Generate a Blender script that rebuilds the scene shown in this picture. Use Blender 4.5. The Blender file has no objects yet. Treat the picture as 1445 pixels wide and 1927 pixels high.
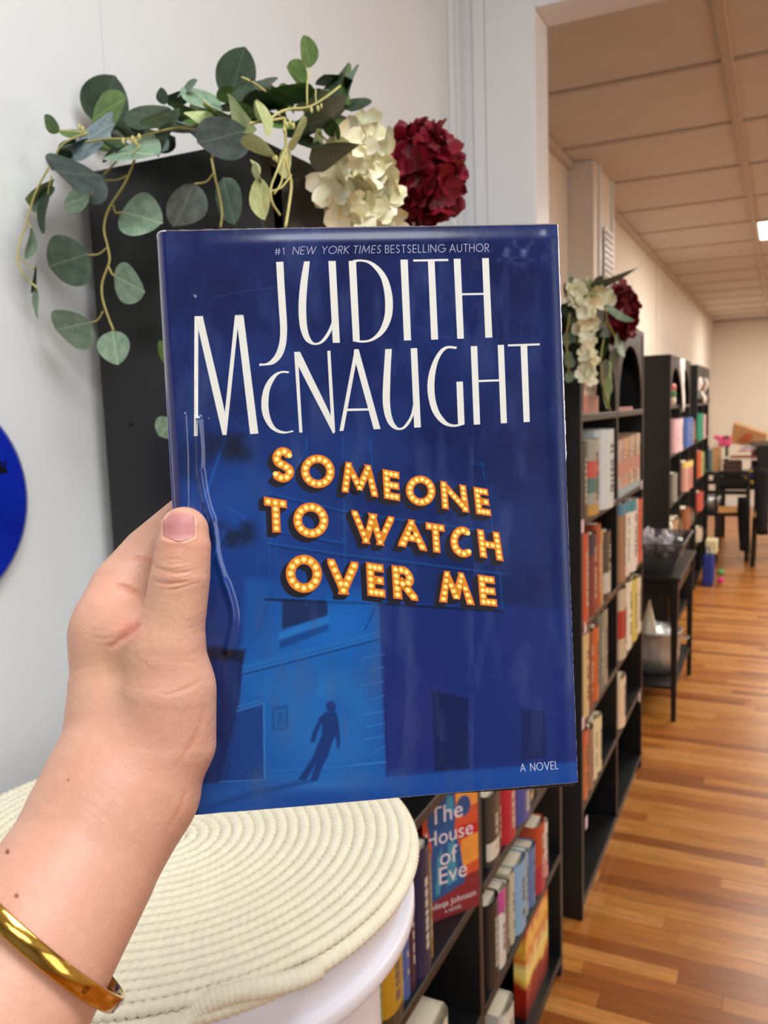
import bpy, bmesh, math, random
import numpy as np
from mathutils import Vector, Matrix
from mathutils.bvhtree import BVHTree
random.seed(7)
S = bpy.context.scene
COL = S.collection
PI = math.pi
# ------------------------------------------------------------------ camera
CX, CY, F = 722.5, 963.5, 1566.49
CP = np.array([0.0, 0.0, 1.52])
RM = np.array([[0.90302734, -0.02315223, 0.42895875], [0.42835428, 0.12400223, -0.89506204], [-0.03246916, 0.9920118, 0.12189476]])
cam = bpy.data.cameras.new('camera'); camo = bpy.data.objects.new('camera', cam); COL.objects.link(camo)
m4 = Matrix([list(RM[i]) + [CP[i]] for i in range(3)] + [[0, 0, 0, 1]])
camo.matrix_world = m4
cam.sensor_fit = 'VERTICAL'; cam.sensor_height = 24.0; cam.lens = 24.0 * F / 1927.0
cam.clip_start = 0.02; cam.clip_end = 60
cam.dof.use_dof = True; cam.dof.focus_distance = 0.375; cam.dof.aperture_fstop = (cam.lens / 1000) / 0.0017
S.camera = camo
# ------------------------------------------------------------------ light
w = bpy.data.worlds.new('world'); S.world = w; w.use_nodes = True
w.node_tree.nodes['Background'].inputs[0].default_value = (0.86, 0.93, 1.0, 1)
w.node_tree.nodes['Background'].inputs[1].default_value = 0.3
S.view_settings.view_transform = 'Standard'; S.view_settings.look = 'None'
S.view_settings.exposure = 0.0; S.view_settings.gamma = 1.0; S.view_settings.use_curve_mapping = False


def area(name, loc, target, sx, sy, power, col):
    l = bpy.data.lights.new(name, 'AREA'); l.shape = 'RECTANGLE'; l.size = sx; l.size_y = sy; l.energy = power; l.color = col
    o = bpy.data.objects.new(name, l); COL.objects.link(o); o.location = loc
    o.rotation_euler = (Vector(target) - Vector(loc)).to_track_quat('-Z', 'Y').to_euler()
    return o


area('front_lamp_or_fill', (0.45, 0.15, 2.84), (0.3, 0.25, 0), 1.2, 0.6, 33, (0.95, 0.98, 1.0))
area('front_lamp_or_fill', (0.75, -1.3, 2.84), (0.6, -1.0, 0), 1.2, 0.6, 19, (0.95, 0.98, 1.0))  # added fill light behind the camera for frontal brightness, no lamp known there
area('added_daylight_fill', (2.82, -0.30, 1.75), (-0.6, 0.9, 1.5), 2.0, 1.7, 33, (0.88, 0.94, 1.0))  # added daylight area by the right wall, placed for jacket highlights, no window modelled
LAMPS = [(0.47, 6.12), (0.47, 10.8), (1.79, 3.5), (1.79, 8.1)]
for i, (x, y) in enumerate(LAMPS):
    area('ceiling_lamp_light', (x, y, 2.57), (x, y, 0), 1.15, 0.6, 40, (1.0, 0.92, 0.82))


# ------------------------------------------------------------------ helpers
def lin(v):
    v = v / 255.0
    return v / 12.92 if v <= 0.04045 else ((v + 0.055) / 1.055) ** 2.4


def C3(rgb): return (lin(rgb[0]), lin(rgb[1]), lin(rgb[2]), 1.0)


def ray(px, py):
    d = RM @ np.array([(px - CX) / F, -(py - CY) / F, -1.0])
    return d


def onx(px, py, x): d = ray(px, py); return CP + d * ((x - CP[0]) / d[0])
def ony(px, py, y): d = ray(px, py); return CP + d * ((y - CP[1]) / d[1])
def onz(px, py, z): d = ray(px, py); return CP + d * ((z - CP[2]) / d[2])
def camp(px, py, dep): return np.array([(px - CX) / F * dep, -(py - CY) / F * dep, -dep])
def c2w(p): return np.asarray(p) @ RM.T + CP
def proj(P):
    q = (np.asarray(P, float) - CP) @ RM
    return CX + F * q[0] / -q[2], CY - F * q[1] / -q[2]


MATS = {}


def mat(name, rgb, rough=0.5, metal=0.0, var=0.0, scale=20.0, bump=0.0, bscale=200.0, spec=0.5, alpha=1.0, emit=None, sss=0.0, coat=0.0, rgb2=None, attr=None, trans=0.0, stretch=None):
    if name in MATS: return MATS[name]
    m = bpy.data.materials.new(name); m.use_nodes = True; MATS[name] = m
    nt = m.node_tree; b = nt.nodes['Principled BSDF']
    b.inputs['Roughness'].default_value = rough; b.inputs['Metallic'].default_value = metal
    b.inputs['Specular IOR Level'].default_value = spec
    b.inputs['Base Color'].default_value = C3(rgb)
    m.diffuse_color = C3(rgb)
    if coat: b.inputs['Coat Weight'].default_value = coat; b.inputs['Coat Roughness'].default_value = 0.08
    if sss:
        b.inputs['Subsurface Weight'].default_value = sss; b.inputs['Subsurface Radius'].default_value = (0.6, 0.25, 0.15); b.inputs['Subsurface Scale'].default_value = 0.008
    if trans: b.inputs['Transmission Weight'].default_value = trans
    if alpha < 1: b.inputs['Alpha'].default_value = alpha
    if emit: b.inputs['Emission Color'].default_value = C3(emit[0]); b.inputs['Emission Strength'].default_value = emit[1]
    tc = nt.nodes.new('ShaderNodeTexCoord'); src = tc.outputs['Object']
    if stretch:
        mp = nt.nodes.new('ShaderNodeMapping'); mp.inputs['Scale'].default_value = stretch; nt.links.new(src, mp.inputs[0]); src = mp.outputs[0]
    if attr:
        a = nt.nodes.new('ShaderNodeAttribute'); a.attribute_name = attr; nt.links.new(a.outputs['Color'], b.inputs['Base Color'])
    elif var > 0 or rgb2:
        n = nt.nodes.new('ShaderNodeTexNoise'); n.inputs['Scale'].default_value = scale; n.inputs['Detail'].default_value = 4
        nt.links.new(src, n.inputs['Vector'])
        r = nt.nodes.new('ShaderNodeValToRGB'); c = C3(rgb)
        r.color_ramp.elements[0].position = 0.3; r.color_ramp.elements[1].position = 0.7
        if rgb2: r.color_ramp.elements[0].color = c; r.color_ramp.elements[1].color = C3(rgb2)
        else:
            r.color_ramp.elements[0].color = (c[0] * (1 - var), c[1] * (1 - var), c[2] * (1 - var), 1)
            r.color_ramp.elements[1].color = (min(1, c[0] * (1 + var)), min(1, c[1] * (1 + var)), min(1, c[2] * (1 + var)), 1)
        nt.links.new(n.outputs[0], r.inputs[0]); nt.links.new(r.outputs[0], b.inputs['Base Color'])
    if bump > 0:
        n2 = nt.nodes.new('ShaderNodeTexNoise'); n2.inputs['Scale'].default_value = bscale; n2.inputs['Detail'].default_value = 3
        nt.links.new(src, n2.inputs['Vector'])
        bp = nt.nodes.new('ShaderNodeBump'); bp.inputs['Strength'].default_value = bump; bp.inputs['Distance'].default_value = 0.002
        nt.links.new(n2.outputs[0], bp.inputs['Height']); nt.links.new(bp.outputs[0], b.inputs['Normal'])
    return m


class MB:
    def __init__(s): s.v = []; s.f = []

    def add(s, vs, fs):
        n = len(s.v); s.v += [tuple(map(float, p)) for p in vs]; s.f += [tuple(n + i for i in f) for f in fs]; return s

    def box(s, x0, x1, y0, y1, z0, z1, M=None):
        v = [(x, y, z) for x in (x0, x1) for y in (y0, y1) for z in (z0, z1)]
        if M is not None: v = [M @ Vector(p) for p in v]
        return s.add(v, [(0, 1, 3, 2), (4, 6, 7, 5), (0, 4, 5, 1), (2, 3, 7, 6), (0, 2, 6, 4), (1, 5, 7, 3)])

    def tube(s, pts, rad, n=8, cap=True, flat=1.0):
        pts = [Vector(p) for p in pts]; k = len(pts)
        if not hasattr(rad, '__len__'): rad = [rad] * k
        rings = []; up = Vector((0.13, 0.2, 1)).normalized(); pv = None
        for i, p in enumerate(pts):
            t = (pts[min(i + 1, k - 1)] - pts[max(i - 1, 0)]).normalized()
            if pv is None: a = t.cross(up); a = a if a.length > 1e-3 else t.cross(Vector((1, 0, 0)))
            else: a = pv - t * pv.dot(t)
            a.normalize(); pv = a; b = t.cross(a)
            rings.append([p + (a * math.cos(2 * PI * j / n) + b * math.sin(2 * PI * j / n) * flat) * rad[i] for j in range(n)])
        v = [q for r in rings for q in r]; f = []
        for i in range(k - 1):
            for j in range(n): f.append((i * n + j, i * n + (j + 1) % n, (i + 1) * n + (j + 1) % n, (i + 1) * n + j))
        if cap: f.append(tuple(range(n))[::-1]); f.append(tuple((k - 1) * n + j for j in range(n)))
        return s.add(v, f)

    def lathe(s, prof, n=24, o=(0, 0, 0)):
        v = []; f = []
        for r, z in prof:
            for j in range(n): v.append((o[0] + r * math.cos(2 * PI * j / n), o[1] + r * math.sin(2 * PI * j / n), o[2] + z))
        for i in range(len(prof) - 1):
            for j in range(n): f.append((i * n + j, i * n + (j + 1) % n, (i + 1) * n + (j + 1) % n, (i + 1) * n + j))
        return s.add(v, f)

    def grid(s, P):  # P[i][j] points
        a, b = len(P), len(P[0])
        return s.add([p for r in P for p in r], [(i * b + j, i * b + j + 1, (i + 1) * b + j + 1, (i + 1) * b + j) for i in range(a - 1) for j in range(b - 1)])

    def mesh(s, name, m, smooth=False):
        me = bpy.data.meshes.new(name); me.from_pydata(s.v, [], s.f); me.update()
        if m: me.materials.append(m)
        if smooth: me.polygons.foreach_set('use_smooth', [True] * len(me.polygons))
        return me

    def obj(s, name, m, parent=None, smooth=False, bevel=0.0):
        o = bpy.data.objects.new(name, s.mesh(name, m, smooth)); COL.objects.link(o)
        if parent is not None: attach(o, parent)
        if bevel:
            md = o.modifiers.new('bevel', 'BEVEL'); md.width = bevel; md.segments = 1; md.limit_method = 'ANGLE'
        return o


def attach(o, parent):
    """parent o without moving it (o holds world coordinates; parent may have a location)"""
    o.parent = parent; o.matrix_parent_inverse = parent.matrix_world.inverted() if parent.type != 'EMPTY' or True else None


def empty(name, loc=(0, 0, 0)):
    o = bpy.data.objects.new(name, None); COL.objects.link(o); o.location = loc; o.empty_display_size = 0.05
    o.matrix_world = Matrix.Translation(Vector(loc)); return o


def tag(o, label=None, cat=None, group=None, kind=None):
    if label: o['label'] = label
    if cat: o['category'] = cat
    if group: o['group'] = group
    if kind: o['kind'] = kind
    return o


def inst(me, name, M, parent=None):
    o = bpy.data.objects.new(name, me); COL.objects.link(o)
    if parent is not None: o.parent = parent; o.matrix_parent_inverse = parent.matrix_world.inverted()
    o.matrix_basis = M
    return o


def catmull(pts, n=6):
    pts = [np.array(p, float) for p in pts]; out = []
    P = [2 * pts[0] - pts[1]] + pts + [2 * pts[-1] - pts[-2]]
    for i in range(1, len(P) - 2):
        for k in range(n):
            t = k / n
            out.append(0.5 * ((2 * P[i]) + (-P[i - 1] + P[i + 1]) * t + (2 * P[i - 1] - 5 * P[i] + 4 * P[i + 1] - P[i + 2]) * t * t + (-P[i - 1] + 3 * P[i] - 3 * P[i + 1] + P[i + 2]) * t ** 3))
    out.append(pts[-1]); return out


# ------------------------------------------------------------------ materials
WALLW = mat('white_wall_paint', (225, 228, 229), 0.55, var=0.015, scale=3, bump=0.12, bscale=60)
WALLC = mat('cream_wall_paint', (226, 218, 206), 0.55, var=0.02, scale=3, bump=0.1, bscale=60)
TRIMW = mat('white_gloss_trim', (230, 232, 233), 0.35, var=0.01, bump=0.05, bscale=40)
CEILM = mat('ceiling_tile_board', (204, 199, 192), 0.8, var=0.03, scale=5, bump=0.25, bscale=300)
GRIDM = mat('ceiling_grid_bar', (186, 172, 158), 0.5)
BLK = mat('black_laminate', (19, 19, 20), 0.38, var=0.12, scale=30, bump=0.1, bscale=150, stretch=(1, 1, 0.05))
BLK2 = mat('black_wood', (20, 19, 19), 0.42, var=0.1, scale=40)
BLKBACK = mat('black_backing_board', (15, 15, 15), 0.7)
PAGES = mat('book_pages', (226, 215, 192), 0.8, var=0.06, scale=400, stretch=(1, 40, 1))

# ------------------------------------------------------------------ setting
XW = -0.76


def struct(o): o['kind'] = 'structure'; return o


# left wall of the front room: backing and three panels with hairline joints
wl = struct(MB().box(-0.86, -0.772, -2.6, 2.20, 0, 2.9).obj('wall_left', WALLW))
for y0, y1 in ((-2.6, 0.834), (0.8352, 1.269), (1.2702, 2.08)):
    MB().box(-0.772, XW, y0, y1, 0.0, 2.9).obj('wall_panel', WALLW, wl, bevel=0.0004)
struct(MB().box(-0.9, 3.0, -2.7, 2.2, 2.9, 2.95).obj('ceiling_front', WALLW))
# stub wall and header between the rooms
YP0, YP1, XJ, ZS = 2.085, 2.205, -0.556, 2.462
struct(MB().box(XW, XJ, YP0, YP1, 0, 2.9).obj('wall_partition', TRIMW, bevel=0.002))
struct(MB().box(XJ, 2.9, YP0, YP1, ZS, 2.9).obj('ceiling_header', TRIMW, bevel=0.002))
struct(MB().box(XW, XW + 0.014, 2.03, YP0, 0, 2.9).box(XW + 0.014, XW + 0.019, 2.045, YP0 - 0.012, 0, 2.9).obj('trim_1', TRIMW, bevel=0.002))
struct(MB().box(-0.712, -0.682, YP0 - 0.008, YP0, 0, 2.9).box(-0.681, XJ - 0.004, YP0 - 0.006, YP0, 0, 2.9).obj('trim_2', TRIMW, bevel=0.0015))
# back room shell
XB = -0.905
struct(MB().box(XB - 0.1, XB, 2.2, 12.9, 0, 2.7).obj('wall_left_back_room', WALLC))
struct(MB().box(XB - 0.1, XW, 2.185, 2.2, 0, 2.7).obj('wall_return', WALLC))
struct(MB().box(XB - 0.1, 3.0, 12.75, 12.85, 0, 2.7).obj('wall_back', WALLC))
struct(MB().box(2.9, 3.0, -2.6, 12.85, 0, 2.9).obj('wall_right', WALLC))
struct(MB().box(-0.9, 3.0, -2.7, -2.6, 0, 2.9).obj('wall_front', mat('grey_wall_paint', (150, 152, 156), 0.6)))
col = struct(MB().box(XB, -0.787, 3.93, 4.40, 0, 2.6).obj('wall_pillar', WALLC, bevel=0.002))
struct(MB().box(-0.787, -0.775, 4.02, 4.05, 0, 2.6).box(-0.787, -0.775, 4.34, 4.37, 0, 2.6).obj('trim_3', TRIMW))
struct(MB().box(XB, XB + 0.012, 5.02, 5.06, 0, 2.6).obj('trim_4', TRIMW))
struct(MB().box(XB, XB + 0.02, 6.9, 6.95, 0, 2.6).obj('trim_5', WALLC))
vent = tag(MB().box(-0.776, -0.768, 4.10, 4.30, 2.06, 2.34).obj('wall_vent', TRIMW), 'white louvred vent on the pillar above the flowers', 'vent')
for k in range(9):
    MB().box(-0.768, -0.764, 4.115, 4.285, 2.075 + k * 0.029, 2.088 + k * 0.029).obj('louvre', mat('vent_slat_grey', (150, 146, 142), 0.5), vent)
# cornice at the wall-ceiling joint
struct(MB().box(XB, XB + 0.03, 2.2, 12.75, 2.57, 2.6).box(XB, 2.9, 12.72, 12.75, 2.57, 2.6).obj('trim_6', mat('cornice_paint', (196, 186, 174), 0.5)))
# ceiling of the back room: tiles and grid
cb = struct(MB().box(XB - 0.1, 3.0, 2.2, 12.85, 2.62, 2.7).obj('ceiling', CEILM))
YG = [2.205, 2.40, 3.055, 3.72, 4.40] + [4.40 + 0.69 * k for k in range(1, 13)]
XG = [XB, -0.185, 1.13, 2.45, 2.9]
for i in range(len(YG) - 1):
    for j in range(len(XG) - 1):
        cxm, cym = (XG[j] + XG[j + 1]) / 2, (YG[i] + YG[i + 1]) / 2
        if any(abs(cxm - a) < 0.2 and abs(cym - b) < 0.36 for a, b in LAMPS): continue
        MB().box(XG[j] + 0.014, XG[j + 1] - 0.014, YG[i] + 0.014, YG[i + 1] - 0.014, 2.602, 2.62).obj('ceiling_tile', CEILM, cb, bevel=0.004)
for x in XG[1:-1]: MB().box(x - 0.018, x + 0.018, 2.205, 12.75, 2.590, 2.615).obj('grid_bar', GRIDM, cb, bevel=0.003)
for y in YG[1:-1]: MB().box(XB, 2.9, y - 0.012, y + 0.012, 2.594, 2.615).obj('grid_bar', GRIDM, cb, bevel=0.003)
LM = mat('lit_diffuser', (255, 250, 240), 0.5, emit=((255, 250, 238), 7.0))
names = ['nearest square ceiling light panel glowing white over the aisle', 'small far ceiling light panel near the end wall', 'ceiling light panel over the near side of the room, away from shelves', 'ceiling light panel at the middle, away from shelves']
for i, (x, y) in enumerate(LAMPS):
    yy = min(YG[:-1], key=lambda q: abs(q + 0.345 - y))
    L = tag(empty('ceiling_light', (x, yy + 0.345, 2.6)), names[i], 'light')
    MB().box(x - 0.63, x + 0.63, yy + 0.03, yy + 0.66, 2.60, 2.618).obj('diffuser', LM, L)
    fr = MB(); fr.box(x - 0.645, x - 0.63, yy + 0.015, yy + 0.675, 2.588, 2.618).box(x + 0.63, x + 0.645, yy + 0.015, yy + 0.675, 2.588, 2.618).box(x - 0.63, x + 0.63, yy + 0.015, yy + 0.03, 2.588, 2.618).box(x - 0.63, x + 0.63, yy + 0.66, yy + 0.675, 2.588, 2.618)
    fr.obj('frame', TRIMW, L)

# floor: strips laid across the aisle
def floor_mat(i, rgb):
    return mat('oak_strip_%d' % i, rgb, 0.28, rgb2=tuple(int(c * 0.80) for c in rgb), scale=6, bump=0.06, bscale=40, stretch=(1.2, 14, 1))


OAK = [floor_mat(i, c) for i, c in enumerate([(188, 118, 50), (202, 134, 60), (176, 104, 40), (210, 144, 74), (156, 88, 32), (192, 122, 50)])]
flo = struct(MB().box(-1.05, 3.0, -2.6, 12.85, -0.05, -0.010).obj('floor', mat('floor_joint', (70, 42, 20), 0.6)))
rng = random.Random(3)
BW = 0.057
stuffmb = [MB() for _ in OAK]
npl = 0
planks = []
y = -2.6; row = 0
while y < 12.85:
    x = -1.0 + rng.uniform(-0.6, 0)
    while x < 3.0:
        L = rng.uniform(0.35, 1.25); x1 = min(x + L, 3.0); xa = max(x, -1.0)
        if x1 > xa + 0.02:
            see = (1.75 < y < 7.2) and x1 > -0.75 and xa < 0.12 - 0.0 * y
            planks.append((y, xa, x1, rng.randrange(len(OAK)), see, rng.uniform(-0.0004, 0.0004)))
        x = x1
    y += BW; row += 1
unit = {}
cnt = 0
for (y, xa, x1, k, see, dz) in planks:
    if see and cnt < 290:
        MB().box(xa + 0.0004, x1 - 0.0004, y + 0.0004, y + BW - 0.0004, -0.0098, dz).obj('floor_plank', OAK[k], flo)
        cnt += 1
    else: stuffmb[k].box(xa + 0.0004, x1 - 0.0004, y + 0.0004, y + BW - 0.0004, -0.0098, dz)
for k, sm in enumerate(stuffmb):
    o = sm.obj('floor_boards', OAK[k], flo); o['kind'] = 'stuff'
struct(MB().box(XB, XB + 0.015, 2.3, 12.7, 0, 0.1).obj('baseboard_left', TRIMW)); struct(MB().box(XB, 2.9, 12.735, 12.75, 0, 0.1).obj('baseboard_back', TRIMW))

# ------------------------------------------------------------------ bookcases
XF, DEP = -0.498, 0.24
SH = [0.06, 0.351, 0.606, 0.887, 1.194, 1.489]
TOP = 1.79


def bookcase(y0, y1, label, top=TOP, shelf=BLK, XF=-0.498):
    t = 0.022; xb = XF - DEP; ym = (y0 + y1) / 2
    r = tag(empty('bookcase', (XF, y0, 0)), label, 'bookcase', 'arched black bookcases along the wall')
    MB().box(xb, XF, y0, y0 + t, 0, top).obj('side_panel', BLK, r, bevel=0.0012)
    MB().box(xb, XF, y1 - t, y1, 0, top).obj('side_panel', BLK, r, bevel=0.0012)
    MB().box(xb, XF, y0 + t, y1 - t, top - t, top).obj('top_panel', BLK, r, bevel=0.0012)
    MB().box(xb, xb + 0.006, y0 + t, y1 - t, 0.02, top - t).obj('back_panel', BLKBACK, r)
    MB().box(xb + 0.006, XF - 0.001, ym - t / 2, ym + t / 2, 0.06, top - t).obj('divider', BLK, r, bevel=0.0012)
    MB().box(xb + 0.02, XF - 0.012, y0 + t, y1 - t, 0, 0.04).obj('plinth', BLK, r)
    for z in SH:
        for a, b in ((y0 + t, ym - t / 2), (ym + t / 2, y1 - t)):
            MB().box(xb + 0.006, XF, a, b, z - 0.020, z).obj('shelf', shelf, r, bevel=0.0015)
    for a, b in ((y0 + t, ym - t / 2), (ym + t / 2, y1 - t)):
        P0 = []; P1 = []; n = 28; w = b - a; zt = top - t; z0 = SH[-1]
        mb = MB(); rx = w / 2 - 0.022; rz = 0.232; cy = (a + b) / 2
        inner = []; outer = []
        for k in range(n + 1):
            th = PI - PI * k / n
            inner.append((cy + rx * math.cos(th), z0 + rz * abs(math.sin(th)) ** 0.85))
            outer.append((a + w * k / n, zt))
        front = [[(XF - 0.002, o_[0], o_[1]), (XF - 0.002, i_[0], i_[1])] for o_, i_ in zip(outer, inner)]
        back = [[(XF - 0.016, i_[0], i_[1]), (XF - 0.016, o_[0], o_[1])] for o_, i_ in zip(outer, inner)]
        mb.grid([[f[0], f[1], bk[0], bk[1]] for f, bk in zip(front, back)])
        mb.box(XF - 0.016, XF - 0.002, a, cy - rx, z0, zt - 0.0005).box(XF - 0.016, XF - 0.002, cy + rx, b, z0, zt - 0.0005)
        mb.obj('arch_board', BLK, r)
    return r


case1 = bookcase(0.767, 2.062, 'nearest arched black bookcase behind the held book, its end panel facing out', top=1.805)
case2 = bookcase(2.304, 3.462, 'arched black bookcase with flowers on top beyond the white stub wall')
case3 = bookcase(5.23, 6.42, 'arched black bookcase beyond the small table, white scarf over it', XF=-0.6)
case4 = bookcase(6.98, 8.13, 'farthest arched black bookcase in the row', XF=-0.6)
# dark fixing plug on the near end panel
p = ony(247, 799, 0.767)
MB().lathe([(0.0, 0.0), (0.0022, 0.0), (0.0022, 0.0006)], 12).obj('screw_plug', BLKBACK, case1).matrix_world = Matrix.Translation((p[0], 0.7665, p[2])) @ Matrix.Rotation(PI / 2, 4, 'X')

# ------------------------------------------------------------------ books
def ycol(px, x, z):
    """Y along the case front where column px crosses height z"""
    lo, hi = 0.5, 9.0
    for _ in range(50):
        mid = (lo + hi) / 2
        if proj((x, mid, z))[0] < px: lo = mid
        else: hi = mid
    return (lo + hi) / 2


ORD = ['first', 'second', 'third', 'fourth', 'fifth', 'sixth', 'seventh', 'eighth', 'ninth', 'tenth', 'eleventh']


def bookmat(rgb): return mat('cover_%d_%d_%d' % rgb, rgb, 0.35, var=0.05, scale=60)


def make_book(y0, y1, z, h, rgb, label, group, d=0.155, x=XF - 0.012, band=None, lean=0.0, hard=True, vertical_text=True):
    """upright book, spine toward +X, thickness along Y"""
    t = y1 - y0; r = empty('book', (x, (y0 + y1) / 2, z)); tag(r, label, 'book', group)
    bt = min(0.0025, t * 0.18); cm = bookmat(rgb)
    M = Matrix.Translation((x, (y0 + y1) / 2, z)) @ Matrix.Rotation(lean, 4, 'X')
    r.matrix_world = M
    mb = MB(); ov = 0.003 if hard else 0.0
    mb.box(-d, 0, -t / 2, -t / 2 + bt, 0, h).box(-d, 0, t / 2 - bt, t / 2, 0, h)
    n = 6; P = []
    for k in range(n + 1):
        a = -PI / 2 + PI * k / n
        xx = 0.35 * t * max(0, math.cos(a)) * 0.5; yy = (t / 2) * math.sin(a)
        P.append([(xx, yy, 0), (xx, yy, h)])
    mb.grid(P)
    Q = [[(p[0][0] - 0.002, p[0][1] * 0.9, 0), (p[0][0] - 0.002, p[0][1] * 0.9, h)] for p in P[::-1]]
    mb.grid(Q)
    c = mb.obj('cover', cm); c.parent = r
    pg = MB().box(-d + ov, -0.002, -t / 2 + bt, t / 2 - bt, ov, h - ov).obj('page_block', PAGES); pg.parent = r
    bx = 0.35 * t * 0.5 + 0.0004
    lum = sum(rgb) / 3
    ink = mat('spine_ink_light', (190, 180, 160), 0.5) if lum < 110 else mat('spine_ink_dark', (104, 88, 84), 0.5)
    tb = MB(); rr = random.Random(int(h * 1e5) + int(y0 * 1e4)); zz = h * 0.2
    while zz < h * 0.82:
        l = rr.uniform(0.006, 0.016)
        if zz + l < h * 0.84: tb.box(0, bx, -t * 0.09, t * 0.09, zz, zz + l)
        zz += l + rr.uniform(0.003, 0.007) + (0.015 if rr.random() < 0.15 else 0)
    q = tb.obj('spine_lettering', ink); q.parent = r; q['kind'] = 'stuff'
    if band:
        b = MB(); 
        for (f0, f1, brgb) in band:
            bo = MB(); bo.grid([[(p[0][0] + 0.0003, p[0][1] * 1.004, h * f0), (p[0][0] + 0.0003, p[0][1] * 1.004, h * f1)] for p in P])
            o = bo.obj('spine_band', bookmat(brgb)); o.parent = r
    return r


def row(case, side, level, specs, names, grp):
    """specs: (pxL, pxR, py_top, rgb, name[, bands, depth_inset])"""
    n = len(specs)
    for i, sp in enumerate(specs):
        pl, pr, pt, rgb, nm = sp[:5]; band = sp[5] if len(sp) > 5 else None; inset = sp[6] if len(sp) > 6 else 0.012
        z = SH[level]; xf = case.location.x; x = xf - inset
        y0 = ycol(pl, x, z + 0.1); y1 = ycol(pr, x, z + 0.1)
        h = onx((pl + pr) / 2, pt, x)[2] - z
        nxt = SH[level + 1] - 0.022 - z if level < 5 else 0.23
        h = max(0.045, min(h, nxt - 0.004))
        if y1 - y0 < 0.006: y1 = y0 + 0.006
        y1 -= 0.0006
        make_book(y0, y1, z, h, rgb, '%s, %s on %s' % (nm, ORD[i], names), grp, x=x, band=band, d=0.15)


N1, N2 = 'the near bookcase', 'the flower-topped bookcase'
# near bookcase, visible below the held book
row(case1, 0, 2, [(708, 716, 1800, (66, 110, 50), 'thin green book'), (716, 752, 1690, (176, 132, 30), 'thick golden yellow book', [(0, .12, (60, 52, 30))]), (752, 757, 1660, (120, 160, 190), 'thin pale blue book'),
                  (757, 768, 1650, (70, 90, 150), 'slate blue paperback'), (768, 779, 1625, (60, 22, 52), 'dark plum book'), (779, 806, 1588, (18, 24, 66), 'thick navy book'), (806, 812, 1600, (150, 116, 40), 'thin gold-edged book')],
    'the left half of ' + N1, 'books on the near bookcase left shelf')
row(case1, 1, 2, [(914, 934, 1488, (60, 56, 50), 'brown and white book', [(0.1, .35, (210, 205, 190))]), (934, 941, 1480, (110, 60, 40), 'thin rust book'), (941, 964, 1470, (176, 24, 48), 'bright red hardcover'),
                  (964, 990, 1465, (62, 76, 150), 'royal blue book'), (990, 1000, 1470, (80, 84, 60), 'olive book', [(0.2, .5, (190, 150, 40))]), (1000, 1012, 1470, (40, 44, 40), 'dark grey book')],
    'the upper right shelf of ' + N1, 'books on the near bookcase upper right shelf')
row(case1, 1, 1, [(914, 934, 1688, (24, 22, 24), 'black hardcover'), (934, 948, 1668, (214, 210, 206), 'white and magenta book', [(0.72, 1.0, (190, 70, 150))]), (948, 957, 1660, (120, 100, 84), 'beige-brown book'),
                  (957, 966, 1638, (190, 186, 160), 'cream book'), (966, 984, 1615, (130, 172, 206), 'light blue hardcover'), (984, 992, 1600, (150, 170, 180), 'grey-blue paperback'),
                  (992, 1004, 1590, (90, 120, 170), 'speckled blue book'), (1004, 1020, 1545, (186, 70, 36), 'tall rust-red hardcover', [(0, .4, (180, 40, 60))]), (1020, 1028, 1545, (230, 214, 196), 'tall cream book', [(0, .35, (220, 150, 150))])],
    'the lower right shelf of ' + N1, 'books on the near bookcase lower right shelf')
# flower-topped bookcase
row(case2, 0, 4, [(1086, 1099, 832, (40, 30, 26), 'dark brown book'), (1099, 1118, 826, (150, 150, 140), 'patchwork book', [(0.5, .72, (186, 70, 60)), (.3, .5, (70, 110, 104)), (0, .14, (180, 140, 60))]), (1118, 1142, 808, (198, 208, 210), 'wide white hardcover')],
    'the top left shelf of ' + N2, 'books on the second bookcase')
row(case2, 0, 3, [(1088, 1101, 1002, (184, 66, 34), 'orange-red book'), (1101, 1106, 1010, (150, 120, 80), 'thin tan book'), (1106, 1117, 1003, (120, 46, 40), 'brick brown book', [(.75, 1, (50, 36, 60))]), (1117, 1126, 985, (160, 70, 40), 'rust book'), (1126, 1132, 996, (190, 150, 90), 'ochre book'), (1132, 1143, 998, (70, 60, 50), 'dark book', [(.1, .4, (190, 190, 180))])],
    'the second left shelf of ' + N2, 'books on the second bookcase')
row(case2, 0, 2, [(1091, 1103, 1190, (206, 180, 130), 'cream-spined book'), (1103, 1112, 1186, (130, 60, 36), 'russet book'), (1112, 1122, 1178, (196, 96, 40), 'orange paperback'), (1122, 1131, 1150, (96, 110, 100), 'grey-green book'), (1131, 1139, 1145, (150, 140, 120), 'taupe book')],
    'the third left shelf of ' + N2, 'books on the second bookcase')
row(case2, 0, 1, [(1093, 1102, 1372, (196, 110, 60), 'orange book', [(.8, 1, (210, 90, 60))]), (1102, 1112, 1368, (150, 110, 84), 'mottled brown book'), (1112, 1120, 1350, (216, 206, 170), 'cream paperback'), (1120, 1128, 1345, (220, 206, 160), 'pale yellow book')],
    'the lowest filled left shelf of ' + N2, 'books on the second bookcase')
row(case2, 1, 4, [(1161 + 5.6 * k, 1161 + 5.6 * (k + 1), 828 - k * 2.2, c, n, [(.35, .6, (200, 140, 120)), (0, .12, (150, 170, 176))]) for k, (c, n) in enumerate([((196, 170, 160), 'pinkish paperback'), ((190, 150, 140), 'dusty rose paperback'), ((204, 160, 130), 'peach paperback'), ((180, 150, 120), 'sand paperback'), ((200, 176, 160), 'blush paperback'), ((170, 140, 110), 'tan paperback'), ((206, 186, 170), 'pale pink paperback')])],
    'the top right shelf of ' + N2, 'books on the second bookcase')
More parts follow.
